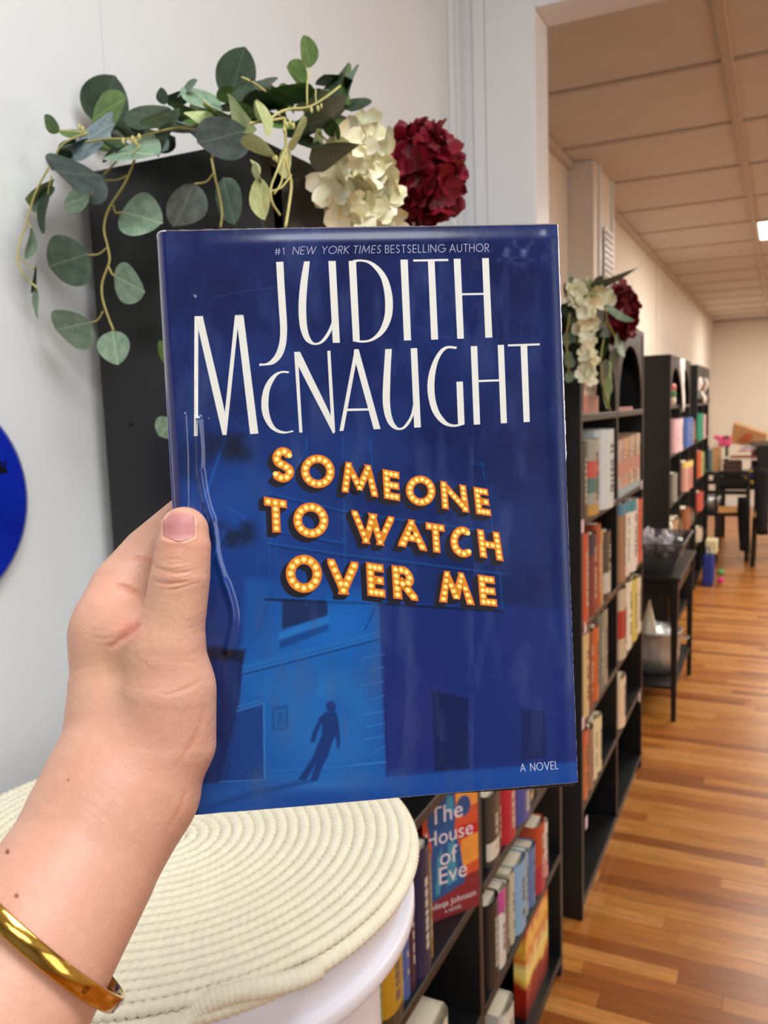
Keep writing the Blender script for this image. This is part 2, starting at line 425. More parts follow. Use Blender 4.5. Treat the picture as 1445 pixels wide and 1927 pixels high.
row(case2, 1, 3, [(1161, 1171, 945, (150, 110, 80), 'brown book', [(.85, 1, (60, 120, 150))]), (1171, 1179, 943, (214, 206, 196), 'white book', [(.85, 1, (50, 130, 150))]), (1179, 1190, 940, (220, 214, 206), 'broad white book', [(.85, 1, (50, 130, 150))]), (1190, 1196, 938, (206, 200, 200), 'grey-white book'), (1196, 1203, 938, (200, 80, 50), 'red-orange book')],
    'the second right shelf of ' + N2, 'books on the second bookcase')
row(case2, 1, 2, [(1161, 1172, 1096, (190, 176, 150), 'beige book', [(.3, .7, (170, 50, 44))]), (1172, 1182, 1092, (220, 214, 196), 'white illustrated book'), (1182, 1192, 1088, (200, 186, 90), 'yellow and white book'), (1192, 1200, 1085, (214, 204, 180), 'cream magazine')],
    'the third right shelf of ' + N2, 'books on the second bookcase')
row(case2, 1, 1, [(1161, 1171, 1272, (224, 200, 170), 'lone cream book')], 'the fourth right shelf of ' + N2, 'books on the second bookcase')
# third and fourth bookcases
N3, N4 = 'the scarf-draped bookcase', 'the farthest bookcase'
row(case3, 0, 4, [(1264, 1270, 790, (222, 180, 190), 'pink book'), (1270, 1277, 788, (230, 200, 206), 'pale pink book')], 'the top left shelf of ' + N3, 'books on the third bookcase')
row(case3, 1, 4, [(1284, 1290, 786, (50, 90, 160), 'blue book'), (1290, 1296, 785, (60, 96, 170), 'bright blue book'), (1296, 1301, 790, (110, 80, 70), 'brown book')], 'the top right shelf of ' + N3, 'books on the third bookcase')
row(case3, 0, 3, [(1264, 1269, 890, (150, 150, 140), 'grey book')], 'the second left shelf of ' + N3, 'books on the third bookcase')
row(case3, 1, 3, [(1284, 1290, 868, (200, 150, 140), 'dusty pink book', [(.8, 1, (220, 200, 110))]), (1290, 1296, 866, (190, 120, 110), 'rose book', [(.8, 1, (220, 200, 110))])], 'the second right shelf of ' + N3, 'books on the third bookcase')
row(case3, 0, 2, [(1264, 1270, 976, (180, 150, 120), 'tan book'), (1270, 1276, 972, (90, 70, 50), 'dark tan book')], 'the third left shelf of ' + N3, 'books on the third bookcase')
row(case3, 1, 2, [(1285, 1291, 955, (150, 90, 60), 'brown-orange book'), (1291, 1297, 957, (90, 60, 44), 'umber book')], 'the third right shelf of ' + N3, 'books on the third bookcase')
row(case4, 0, 4, [(1312.5, 1317, 778, (40, 140, 110), 'green book'), (1318, 1322, 780, (214, 170, 180), 'pink book')], 'the top left shelf of ' + N4, 'books on the farthest bookcase')
row(case4, 0, 3, [(1312, 1315, 848, (190, 90, 50), 'orange book'), (1315, 1318, 850, (210, 180, 130), 'straw book'), (1318, 1321, 850, (90, 150, 60), 'leaf green book')], 'the second left shelf of ' + N4, 'books on the farthest bookcase')
row(case4, 0, 2, [(1312, 1316, 925, (190, 80, 70), 'red book'), (1316, 1319, 925, (200, 110, 90), 'coral book')], 'the third left shelf of ' + N4, 'books on the farthest bookcase')
row(case4, 0, 1, [(1311, 1315, 992, (206, 190, 170), 'cream book'), (1315, 1318, 1000, (200, 180, 160), 'oat book')], 'the fourth left shelf of ' + N4, 'books on the farthest bookcase')


# flame-coloured book, bottom shelf of the near case, face turned to the room
def fire_mat():
    m = bpy.data.materials.new('flame_cover'); m.use_nodes = True; nt = m.node_tree; b = nt.nodes['Principled BSDF']; b.inputs['Roughness'].default_value = 0.3
    tc = nt.nodes.new('ShaderNodeTexCoord'); sp = nt.nodes.new('ShaderNodeSeparateXYZ'); nt.links.new(tc.outputs['Object'], sp.inputs[0])
    n = nt.nodes.new('ShaderNodeTexNoise'); n.inputs['Scale'].default_value = 22; nt.links.new(tc.outputs['Object'], n.inputs[0])
    ma = nt.nodes.new('ShaderNodeMath'); ma.operation = 'MULTIPLY_ADD'; ma.inputs[1].default_value = 4.6; nt.links.new(sp.outputs[2], ma.inputs[0])
    m2 = nt.nodes.new('ShaderNodeMath'); m2.operation = 'MULTIPLY_ADD'; m2.inputs[1].default_value = 0.5; m2.inputs[2].default_value = -0.25; nt.links.new(n.outputs[0], m2.inputs[0])
    nt.links.new(m2.outputs[0], ma.inputs[2])
    r = nt.nodes.new('ShaderNodeValToRGB'); e = r.color_ramp.elements
    e[0].position = 0; e[0].color = C3((110, 26, 16)); e[1].position = 1; e[1].color = C3((200, 70, 30))
    for p_, c_ in ((.3, (170, 40, 16)), (.42, (250, 214, 90)), (.55, (250, 240, 150)), (.7, (220, 110, 20)), (.85, (246, 200, 70))):
        q = e.new(p_); q.color = C3(c_)
    nt.links.new(ma.outputs[0], r.inputs[0]); nt.links.new(r.outputs[0], b.inputs['Base Color'])
    return m


def slab_book(name_label, p00, p10, h, t, cover, group='face-out books', back=(20, 22, 40)):
    """book standing with its front cover between floor points p00 (left) and p10 (right); returns root and frame"""
    p00 = Vector(p00); p10 = Vector(p10); ux = (p10 - p00); wdt = ux.length; ux.normalize(); uz = Vector((0, 0, 1)); uy = uz.cross(ux)
    if (Vector((0, 0, p00.z)) - p00).dot(uy) > 0: uy = -uy  # uy points away from the camera
    M = Matrix([[ux[i], uy[i], uz[i], p00[i]] for i in range(3)] + [[0, 0, 0, 1]])
    r = empty('book', p00); r.matrix_world = M; tag(r, name_label, 'book', group)
    c = MB().box(0, wdt, 0, 0.002, 0, h).box(0, wdt, t - 0.002, t, 0, h).box(0, 0.002, 0.002, t - 0.002, 0, h).obj('cover', cover); c.parent = r
    g = MB().box(0.002, wdt - 0.003, 0.002, t - 0.002, 0.003, h - 0.003).obj('page_block', PAGES); g.parent = r
    return r, wdt


pA = onx(990, 1927, XF - 0.02); ya = ycol(990, XF - 0.02, 0.16); yb = ycol(1031, XF - 0.02, 0.16)
fb, _ = slab_book('paperback with a flame-coloured cover on the bottom shelf of the near bookcase', (XF - 0.02, ya, SH[0]), (XF - 0.02, yb, SH[0]), 0.255, 0.03, fire_mat())
row(case1, 1, 0, [(940, 962, 1888, (220, 214, 200), 'white-spined book')], 'the bottom right shelf of ' + N1, 'books on the near bookcase bottom shelf')
row(case1, 0, 1, [(790, 836, 1925, (222, 212, 190), 'thick cream book')], 'the second lowest left shelf of ' + N1, 'books on the near bookcase low shelf')

# face-out novel with a painted cover
pl = onz(800, 1742, SH[2]); pr = onz(902, 1703, SH[2])
ev, W = slab_book('face-out novel with a blue and orange painted cover beside the rope lid', tuple(pl), tuple(pr), 0.232, 0.03, bookmat((134, 44, 50)))
H = 0.232


def decal(parent, name, polys, rgb, lift, rough=0.35):
    for P in polys:
        o = MB().add([(x * W, -lift, z * H) for x, z in P], [tuple(range(len(P)))]).obj(name, mat('print_%d_%d_%d' % rgb, rgb, rough, var=0.12, scale=40)); o.parent = parent


decal(ev, 'cover_art_sky', [[(.0, .30), (1, .30), (1, 1), (.0, 1)]], (206, 84, 50), .0002)
decal(ev, 'cover_art_glow', [[(.60, .36), (1, .40), (1, .62), (.7, .60)], [(.62, .84), (1, .86), (1, 1), (.6, 1)]], (232, 150, 66), .0003)
decal(ev, 'cover_art_glow', [[(.62, .60), (1, .62), (1, .70), (.64, .72)]], (196, 40, 44), .00035)
decal(ev, 'cover_art_figure', [[(.14, .16), (.74, .24), (.66, .55), (.56, .70), (.60, .84), (.58, 1), (.12, 1), (.08, .80), (.16, .62), (.1, .4)]], (38, 84, 140), .0004)
decal(ev, 'cover_art_figure', [[(.40, .26), (.60, .28), (.56, .62), (.44, .60)], [(.2, .2), (.28, .22), (.34, .6), (.24, .5)], [(.4, .86), (.56, .84), (.54, .98), (.44, 1)]], (64, 140, 168), .0005)
decal(ev, 'cover_badge', [[(.74 + .13 * math.cos(a * PI / 10), .87 + .085 * math.sin(a * PI / 10)) for a in range(20)]], (44, 78, 130), .0006)


def text_obj(body, size, M, m, parent=None, name='lettering', extrude=0.0, align='LEFT', shear=0.0, offset=0.0):
    cu = bpy.data.curves.new(name, 'FONT'); cu.body = body; cu.size = size; cu.align_x = align; cu.shear = shear; cu.offset = offset; cu.resolution_u = 4
    o = bpy.data.objects.new(name, cu); COL.objects.link(o)
    dg = bpy.context.evaluated_depsgraph_get(); me = bpy.data.meshes.new_from_object(o.evaluated_get(dg))
    bpy.data.objects.remove(o); me.materials.clear(); me.materials.append(m)
    q = bpy.data.objects.new(name, me); COL.objects.link(q)
    if parent is not None: q.parent = parent
    q.matrix_basis = M; return q


TX = Matrix.Rotation(PI / 2, 4, 'X')
ink = mat('white_print', (226, 216, 222), 0.4)
for body, x, z, s in (('The', .10, .79, .046), ('House', -.02, .62, .046), ('of', .26, .44, .046), ('Eve', .22, .29, .046), ('Sadeqa Johnson', -.12, .10, .024)):
    if body == 'Sadeqa Johnson': x = 0.0; s = 0.0172
    if body == 'House': x = 0.0; s = 0.040
    text_obj(body, s, Matrix.Translation((x * W + .002, -.0008, z * H)) @ TX, ink, ev, 'cover_lettering')
text_obj('A NOVEL', .009, Matrix.Translation((.35 * W, -.0008, .04 * H)) @ TX, ink, ev, 'cover_lettering')

# flat-lying books under the arches
def flat_book(case_y0, y1, z, h, rgb, label, x0=-0.66, x1=XF - 0.01):
    r = tag(empty('book', (x1, case_y0, z)), label, 'book', 'books lying flat under the arches')
    cm = bookmat(rgb); bt = min(.0025, h * .2)
    MB().box(x0, x1, case_y0, y1, z, z + bt).box(x0, x1, case_y0, y1, z + h - bt, z + h).box(x1 - 0.002, x1 + .001, case_y0, y1, z, z + h).obj('cover', cm, r, bevel=.0008)
    MB().box(x0 + .003, x1 - .002, case_y0 + .003, y1 - .003, z + bt, z + h - bt).obj('page_block', PAGES, r)
    return r


z = SH[5]
for (a, b, h, rgb, nm) in ((2.335, 2.60, .052, (190, 120, 106), 'thick salmon book at the foot of the stack under the flowers'), (2.34, 2.56, .014, (222, 206, 190), 'thin off-white book lying above the salmon book'),
                           (2.345, 2.57, .02, (206, 180, 160), 'beige book in the middle of the stack under the flowers'), (2.34, 2.58, .018, (170, 130, 120), 'dusty mauve book lying near the top of the stack'), (2.35, 2.56, .016, (120, 106, 106), 'grey book topmost of the stack under the flowers')):
    flat_book(a, b, z, h, rgb, nm); z += h
flat_book(2.92, 3.25, SH[5], .012, (190, 110, 110), 'thin pink book lying alone under the right arch of the flower-topped case')
o = tag(MB().box(XF - .06, XF - .012, 2.332, 2.372, SH[5] + 0.0, SH[5] + .05).obj('white_card', mat('card_white', (215, 220, 224), .5), bevel=.003), 'small white block in front of the salmon book', 'card') if False else None

# price tags clipped on shelf edges
tagm = mat('tag_paper', (226, 196, 206), .5, var=.03)
k = 0
TG = [(1093, 992), (1207, 912), (1207, 1047), (1101, 1180), (1205, 1178), (1096, 1362), (1203, 1312), (1103, 1548)]
TN = ['on the near post below the patchwork book', 'on the far post level with the second shelf', 'on the far post level with the third shelf', 'on the near post below the orange-red book', 'on the far post level with the fourth shelf', 'on the near post below the cream-spined book', 'on the far post level with the lone cream book', 'low on the near post above the bottom shelf']
for (px, py), nm in zip(TG, TN):
    q = onx(px, py, XF + .001)
    yc = min(max(q[1], 2.318), 3.448)
    t = tag(MB().box(XF + .0003, XF + .0022, yc - .014, yc + .014, q[2] - .018, q[2] + .018).obj('price_tag', tagm, bevel=.0006), 'small pinkish tag ' + nm, 'tag', 'pink tags on the shelf posts')

# ------------------------------------------------------------------ things beyond
# small black console table between the cases
tb = tag(empty('console_table', (-0.56, 4.4, 0)), 'small black console table with a lower shelf between two bookcases', 'table')
MB().box(-.74, -.408, 4.0, 4.8, .682, .70).obj('tabletop', BLK2, tb, bevel=.003)
MB().box(-.72, -.43, 4.04, 4.76, .60, .682).obj('apron', BLK2, tb)
MB().box(-.73, -.43, 4.02, 4.78, .155, .17).obj('lower_shelf', BLK2, tb)
for x in (-.728, -.452):
    for y in (4.01, 4.752):
        m = MB(); q = .021
        m.add([(x, y, .682), (x + .034, y, .682), (x + .034, y + .034, .682), (x, y + .034, .682), (x + .006, y + .006, 0), (x + .028, y + .006, 0), (x + .028, y + .028, 0), (x + .006, y + .028, 0)],
              [(0, 1, 2, 3), (7, 6, 5, 4), (0, 4, 5, 1), (1, 5, 6, 2), (2, 6, 7, 3), (3, 7, 4, 0)])
        m.obj('leg', BLK2, tb)
tag(MB().box(-.4285, -.424, 4.03, 4.07, .54, .66).obj('hanging_tag', mat('magenta_tag', (190, 60, 130), .5)), 'magenta tag hanging on the near leg of the console table', 'tag')
# wire basket with bagged goods
bk = tag(empty('basket', (-.575, 4.27, .70)), 'smoky open basket of bagged goods on the small console table', 'basket')
sm = mat('smoky_plastic', (74, 74, 78), .25, alpha=.62)
def rect_ring(cx_, cy_, hx, hy, z): return [(cx_ - hx, cy_ - hy, z), (cx_ + hx, cy_ - hy, z), (cx_ + hx, cy_ + hy, z), (cx_ - hx, cy_ + hy, z)]
A = rect_ring(-.555, 4.27, .10, .17, .703); B = rect_ring(-.545, 4.27, .145, .24, .85)
MB().add(A + B, [(3, 2, 1, 0), (0, 1, 5, 4), (1, 2, 6, 5), (2, 3, 7, 6), (3, 0, 4, 7)]).obj('basket_body', sm, bk)
MB().tube(B + [B[0], B[1]], .004, 6).obj('rim', mat('grey_plastic', (96, 96, 100), .3), bk)
rr = random.Random(5)
bagc = [(170, 176, 196), (52, 58, 80), (200, 196, 206), (110, 84, 80), (60, 66, 100), (186, 190, 200), (90, 96, 110)]
bagn = ['silvery', 'dark blue', 'white', 'brown', 'navy', 'pale grey', 'slate']
for i in range(7):
    o_ = Vector((-.63 + .028 * i, 4.13 + .05 * ((i * 3) % 5), .80 + .02 * (i % 3)))
    mb = MB(); P = []
    for a in range(7):
        rw = []
        for b in range(9):
            th = PI * a / 6; ph = 2 * PI * b / 8; k = 1 + .25 * math.sin(3.1 * a + 2 * b + i)
            rw.append((o_.x + .04 * k * math.sin(th) * math.cos(ph), o_.y + .045 * k * math.sin(th) * math.sin(ph), o_.z + .062 * math.cos(th) * k))
        P.append(rw)
    mb.grid(P)
    tag(mb.obj('plastic_bag', mat('cellophane_%d' % i, bagc[i], .15, coat=.6)), '%s cellophane packet %s in the smoky basket' % (bagn[i], ['at the near left', 'second along', 'third along', 'in the middle', 'right of the middle', 'near the far right', 'at the far right'][i]), 'packet', 'packets in the basket')
# tub
tub = tag(empty('tub', (-.56, 4.28, .17)), 'galvanised round tub on the lower shelf of the console table', 'tub')
zinc = mat('galvanised_metal', (176, 178, 176), .38, metal=.7, var=.15, scale=12)
MB().lathe([(0, .004), (.105, .004), (.125, .09), (.122, .10), (.13, .17), (.137, .205), (.141, .21), (.137, .214), (.125, .2), (.118, .1), (.1, .012), (0, .012)], 28, (-.56, 4.28, .17)).obj('tub_body', zinc, tub, True)
for s in (-1, 1):
    MB().tube([(-.56 + s * .137, 4.25, .35), (-.56 + s * .165, 4.255, .345), (-.56 + s * .165, 4.305, .345), (-.56 + s * .137, 4.31, .35)], .004, 6).obj('handle', zinc, tub)
mb = MB(); mb.add([(-.63, 4.22, .33), (-.585, 4.18, .33), (-.525, 4.18, .33), (-.575, 4.20, .54), (-.625, 4.25, .33), (-.575, 4.22, .33), (-.525, 4.21, .33), (-.570, 4.22, .54)], [(0, 1, 3), (1, 2, 3), (4, 7, 5), (5, 7, 6), (0, 3, 7, 4), (2, 6, 7, 3)])
tag(mb.obj('paper_cone', mat('cream_paper', (232, 222, 200), .7)), 'pointed cream paper standing in the galvanised tub', 'paper')
mb = MB(); P = []
for a in range(8):
    rw = []
    for b in range(15):
        th = PI * .5 * a / 7; ph = 2 * PI * b / 14
        rw.append((-.55 + (.105 + .012 * math.sin(3 * ph + a)) * math.sin(th) * math.cos(ph), 4.28 + .105 * math.sin(th) * math.sin(ph), .335 + (.06 + .02 * math.sin(2 * ph + 2 * a)) * math.cos(th)))
    P.append(rw)
mb.grid(P); tag(mb.obj('plastic_wrap', mat('clear_film', (214, 220, 220), .12, coat=.8, bump=.4, bscale=40)), 'crumpled clear plastic filling the galvanised tub', 'plastic')

# things in and on the third and fourth cases
def figurine(loc, parts, label, name='figurine', grp='ornaments under the far arches'):
    r = tag(empty(name, loc), label, 'ornament', grp)
    for nm, prof, rgb in parts: MB().lathe(prof, 14, loc).obj(nm, mat('orn_%d_%d_%d' % rgb, rgb, .35), r, True)
    return r


fx = -.63
figurine((fx, 5.50, SH[5]), [('base', [(0, 0), (.03, 0), (.034, .03), (.03, .05)], (226, 214, 200)), ('body', [(.03, .05), (.036, .07), (.03, .09)], (80, 130, 90)), ('crown', [(.03, .09), (.034, .11), (.03, .13), (0, .135)], (206, 110, 96))], 'red, green and white striped ornament under the scarf-draped arch')
figurine((fx, 5.42, SH[2]), [('base', [(0, 0), (.04, 0), (.045, .05), (.03, .08)], (214, 206, 180)), ('crown', [(.03, .08), (.026, .10), (.034, .13), (.02, .16), (0, .165)], (232, 228, 214))], 'cream jar-shaped ornament on the third left shelf of the scarf-draped case')
figurine((fx, 5.95, SH[5]), [('base', [(0, 0), (.02, 0), (.014, .03), (.02, .06)], (120, 90, 76)), ('crown', [(.02, .06), (.024, .08), (0, .10)], (150, 120, 100))], 'small brown ornament below the white scarf')
for i, (y, c) in enumerate([(7.2, (30, 28, 28)), (7.5, (226, 216, 206)), (7.8, (60, 56, 54))]):
    figurine((-.62, y, SH[5]), [('base', [(0, 0), (.05, 0), (.05, .04), (.02, .10)], c), ('crown', [(.02, .10), (.045, .16), (.03, .21), (0, .22)], (220, 210, 205) if i != 1 else (120, 100, 90))], ['black-based bust ornament', 'pale bust ornament', 'charcoal bust ornament'][i] + ' under the farthest arch, %s from the near end' % ORD[i])
P = []
for a in range(16):
    t_ = a / 15; rw = []
    for b in range(7):
        u = b / 6 - .5
        if t_ < .25: xx, zz = -.80 + .8 * t_, 1.793 + .002 * math.sin(9 * u)
        else: xx, zz = -.592 + .012 * math.sin(7 * u + t_ * 5), 1.79 - (t_ - .25) * .46
        rw.append((xx, 5.80 + u * (.14 - .07 * t_) + .01 * math.sin(5 * t_), zz))
    P.append(rw)
tag(MB().grid(P).obj('scarf', mat('white_cloth', (234, 228, 224), .8, var=.03), None, True), 'white scarf hanging over the middle of the third bookcase', 'scarf')
bpy.data.objects['scarf'].modifiers.new('s', 'SOLIDIFY').thickness = .002

# far end: black chairs with wooden seats, a loaded table
WOOD = mat('chair_seat_wood', (206, 150, 86), .4, var=.15, scale=14, stretch=(1, 6, 1))
MET = mat('black_metal', (18, 18, 18), .35)
def far_chair(x, y, label):
    r = tag(empty('chair', (x, y, 0)), label, 'chair', 'black chairs with wooden seats at the far end')
    MB().box(x - .20, x + .20, y - .19, y + .19, .44, .465).obj('seat', WOOD, r, bevel=.008)
    MB().box(x - .21, x + .21, y - .20, y + .20, .415, .44).obj('seat_frame', MET, r)
    for sx in (-1, 1):
        MB().tube([(x + sx * .19, y - .18, .45), (x + sx * .2, y - .2, 0)], .02, 8).obj('leg', MET, r)
        MB().tube([(x + sx * .19, y + .18, .45), (x + sx * .2, y + .21, 0)], .02, 8).obj('leg', MET, r)
        MB().tube([(x + sx * .19, y + .18, .45), (x + sx * .19, y + .21, .80)], .02, 8).obj('back_post', MET, r)
    for zz in (.60, .70, .79): MB().box(x - .19, x + .19, y + .195, y + .215, zz - .02, zz + .02).obj('back_slat', MET, r)
    return r


far_chair(-.47, 8.62, 'black chair with a wooden seat nearest the end of the shelves')
far_chair(-.01, 8.30, 'black chair with a wooden seat at the frame edge, beside the loaded table')
ft = tag(empty('far_table', (-.1, 9.5, 0)), 'black table piled with goods at the far end of the aisle', 'table')
MB().box(-.62, .95, 9.05, 9.85, .70, .735).obj('tabletop', BLK2, ft, bevel=.003)
for x in (-.58, .88):
    for y in (9.08, 9.79): MB().box(x, x + .04, y, y + .04, 0, .70).obj('leg', BLK2, ft)
MB().box(-.58, .92, 9.10, 9.80, .60, .70).obj('apron', BLK2, ft)
ZT = .736
fm = lambda n, c, r=.6: mat('far_' + n, c, r, var=.08, scale=10)
def far_box(name, label, cat, px0, px1, py0, py1, Y, dpt, rgb, zbase=None, rough=.6, extra=None):
    a = ony(px0, (py0 + py1) / 2, Y); b = ony(px1, (py0 + py1) / 2, Y); t_ = ony((px0 + px1) / 2, py0, Y); u = ony((px0 + px1) / 2, py1, Y)
    z0 = u[2] if zbase is None else zbase
    r = tag(empty(name, ((a[0] + b[0]) / 2, Y, z0)), label, cat)
    MB().box(a[0], b[0], Y, Y + dpt, z0, t_[2]).obj('body', fm(name + '_%d%d%d' % rgb, rgb, rough), r, bevel=.006)
    return r, a[0], b[0], z0, t_[2]


r, a, b, z0, z1 = far_box('paper_bag', 'tan paper bag standing at the left of the far table', 'bag', 1338, 1356, 842, 892, 9.15, .10, (196, 152, 104), ZT)
MB().tube([(a + .03, 9.15, z1), (a + .04, 9.15, z1 + .05), (b - .04, 9.15, z1 + .05), (b - .03, 9.15, z1)], .003, 6).obj('handle', fm('hdl', (190, 150, 110)), r)
r, a, b, z0, z1 = far_box('storage_crate', 'dark brown slatted crate in the middle of the far table', 'crate', 1360, 1394, 872, 905, 9.1, .3, (58, 40, 32), ZT)
for k in range(4): MB().box(a - .004, b + .004, 9.092, 9.1, z0 + .01 + k * .045, z0 + .035 + k * .045).obj('slat', fm('slat', (84, 60, 46)), r)
r, a, b, z0, z1 = far_box('fabric_pile', 'crimson folded cloth on top of the dark crate', 'cloth', 1372, 1424, 862, 874, 9.12, .26, (140, 16, 40), .93)
r, a, b, z0, z1 = far_box('white_box', 'white shallow box at the front of the far table', 'box', 1394, 1424, 864, 884, 9.07, .06, (224, 214, 206), .90)
r, a, b, z0, z1 = far_box('shoebox', 'bluish grey box under the white shallow box', 'box', 1396, 1412, 884, 902, 9.06, .04, (120, 130, 160), ZT)
r, a, b, z0, z1 = far_box('navy_pack', 'royal blue packet beside the bluish grey box', 'packet', 1410, 1420, 880, 898, 9.055, .03, (30, 50, 140), ZT)
# open cardboard box, tilted
cbx = tag(empty('cardboard_box', (0, 9.6, 1.2)), 'tilted open cardboard box crowning the far pile', 'box')
p0, p1, p2, p3 = [ony(*q, 9.5) for q in ((1374, 834), (1380, 797), (1442, 818), (1438, 846))]
mb = MB(); off = np.array([0.01, .12, .02]); mb.add([p0, p1, p2, p3, p0 + off, p1 + off, p2 + off, p3 + off], [(0, 3, 2, 1), (0, 1, 5, 4), (1, 2, 6, 5), (2, 3, 7, 6), (3, 0, 4, 7)]); mb.obj('box_body', fm('card', (190, 142, 92), .8), cbx)
mb = MB(); mid = [(p0 + p1 + p2 + p3) / 4 + np.array([d_, -.012, e_]) for d_, e_ in ((-.11, -.03), (-.02, .05), (.05, .03), (.0, -.05))]; mb.add(mid, [(0, 1, 2, 3)]); mb.obj('printed_patch', fm('rust', (178, 92, 54), .8), cbx)
MB().box(-.28, .30, 9.45, 9.8, ZT, 1.07).obj('storage_bin', fm('bin', (120, 104, 92))); tag(bpy.data.objects['storage_bin'], 'brownish bin under the tilted cardboard box', 'bin')
# pink blossoms
pinks = tag(empty('pink_flowers', (0, 9.2, 1.1)), 'bright pink artificial flowers behind the paper bag', 'flowers')
rr = random.Random(2)
MB().box(-.52, -.49, 9.26, 9.30, ZT, 1.14).obj('stem_bundle', fm('stm', (70, 90, 50)), pinks)
for i in range(22):
    c = ony(1345 + rr.uniform(0, 28), 822 + rr.uniform(0, 16), 9.28 + rr.uniform(-.05, .05)); mb = MB(); r_ = rr.uniform(.02, .032)
    mb.lathe([(0, -r_), (r_ * .8, -r_ * .5), (r_, 0), (r_ * .6, r_ * .7), (0, r_ * .8)], 7, tuple(c)); mb.obj('blossom', fm('pink', (236, 96, 150)), pinks)
for i, (px0, px1, py0, py1, rgb, nm) in enumerate([(1322, 1334, 838, 868, (40, 60, 110), 'navy'), (1334, 1340, 846, 886, (90, 130, 120), 'teal'), (1322, 1330, 868, 895, (110, 150, 60), 'grass green')]):
    far_box('display_book', '%s book or box upright at the end of the farthest case' % nm, 'book', px0, px1, py0, 880, 8.20 + .05 * i, .03, rgb, .851)
rk = tag(empty('low_stand', (-.53, 8.4, 0)), 'low black stand beyond the farthest bookcase', 'stand')
MB().box(-.72, -.52, 8.18, 8.36, .83, .85).box(-.72, -.52, 8.18, 8.36, .45, .47).obj('shelf', BLK2, rk); 
for x in (-.72, -.54):
    for y in (8.18, 8.34): MB().box(x, x + .02, y, y + .02, 0, .83).obj('leg', BLK2, rk)
bw = tag(empty('metal_bowl', (-.5, 8.35, .47)), 'dull metal bowl on the low black stand', 'bowl')
MB().lathe([(0, 0), (.05, .004), (.09, .08), (.11, .15), (.105, .15), (.085, .08), (0, .01)], 20, (-.60, 8.30, .471)).obj('bowl_body', zinc, bw, True)
rw_ = tag(empty('wreath', (-.2, 9.04, .82)), 'yellow and brown wreath leaning before the far table goods', 'wreath')
wc = ony(1415, 897, 9.02); MB().tube([(wc[0] + .05 * math.cos(a * PI / 8), 9.02, wc[2] + .06 * math.sin(a * PI / 8)) for a in range(17)], .018, 8).obj('ring', fm('wreath', (170, 140, 40)), rw_)
far_box('magenta_cloth', 'magenta folded cloth above the crimson cloth', 'cloth', 1388, 1420, 850, 861, 9.2, .12, (170, 20, 80), .985)
far_box('black_bag', 'bulky black bag at the frame edge on the far table', 'bag', 1424, 1450, 838, 872, 9.3, .2, (16, 16, 18), ZT)
far_box('white_carton', 'small white carton on top of the slatted crate', 'box', 1359, 1372, 863, 872, 9.11, .08, (236, 226, 222), .93)
tn = tag(empty('tinsel', (-.25, 9.4, 1.08)), 'silver bead garland heaped under the tilted cardboard box', 'garland'); rr = random.Random(12)
for i in range(16):
    c = ony(1396 + 2.6 * i, 843 + rr.uniform(-4, 4), 9.42); MB().lathe([(0, -.016), (.014, -.008), (.016, 0), (.012, .01), (0, .016)], 8, tuple(c)).obj('bead', fm('silver', (190, 190, 196), .25), tn)
def coat(label, px0, px1, py0, py1, Y, seed):
    rr = random.Random(seed); P = []
    for i in range(10):
        rw = []; t_ = i / 9
        for j in range(13):
            a = 2 * PI * j / 12; q = ony((px0 + px1) / 2 + (px1 - px0) / 2 * (.8 + .2 * math.sin(3 * t_ + seed)) * math.cos(a), py0 + (py1 - py0) * t_, Y)
            rw.append((q[0], Y + .04 * math.sin(a) * (1 + .3 * math.sin(5 * a + 4 * t_)), q[2]))
        P.append(rw)
    o = MB().grid(P).obj('coat', mat('black_cloth', (17, 16, 18), .85, var=.1), None, True); o.modifiers.new('s', 'SOLIDIFY').thickness = .004
    tag(o, label, 'coat', 'dark coats over the far chairs')


coat('black coat hanging off the front corner of the nearer far chair', 1388, 1411, 936, 1036, 8.34, 1)
coat('black coat hanging over the chair at the frame edge', 1417, 1452, 880, 1006, 8.02, 2)
# blue tote with cream box
tt = tag(empty('tote_bag', (-.5, 7.0, 0)), 'royal blue tote bag on the floor by the last bookcase', 'bag')
a = onz(1321, 1104, 0); b = onz(1337, 1100, 0)
MB().box(a[0], b[0] + .02, 7.15, 7.4, 0, .26).obj('bag_body', fm('tote', (34, 52, 140)), tt, bevel=.01)
MB().tube([(a[0] + .02, 7.15, .26), (a[0] + .03, 7.15, .33), (b[0] - .01, 7.15, .33), (b[0], 7.15, .26)], .005, 6).obj('handle', fm('tote', (34, 52, 140)), tt)
tag(MB().box(a[0] + .015, b[0] + .045, 7.2, 7.38, .262, .37).obj('carton', fm('carton', (214, 206, 160)), bevel=.004), 'cream carton on top of the royal blue tote bag', 'box')
for i, (dz, c, nm) in enumerate([(.0, (214, 60, 120), 'pink'), (.05, (90, 150, 80), 'green')]):
    q = (b[0] + .075, 7.25, .04 + dz * 1.3); tag(MB().lathe([(0, -.03), (.025, -.018), (.03, 0), (.022, .02), (0, .03)], 10, q).obj('toy_ball', fm('ball' + nm, c)), 'small %s ball beside the blue tote bag' % nm, 'ball')

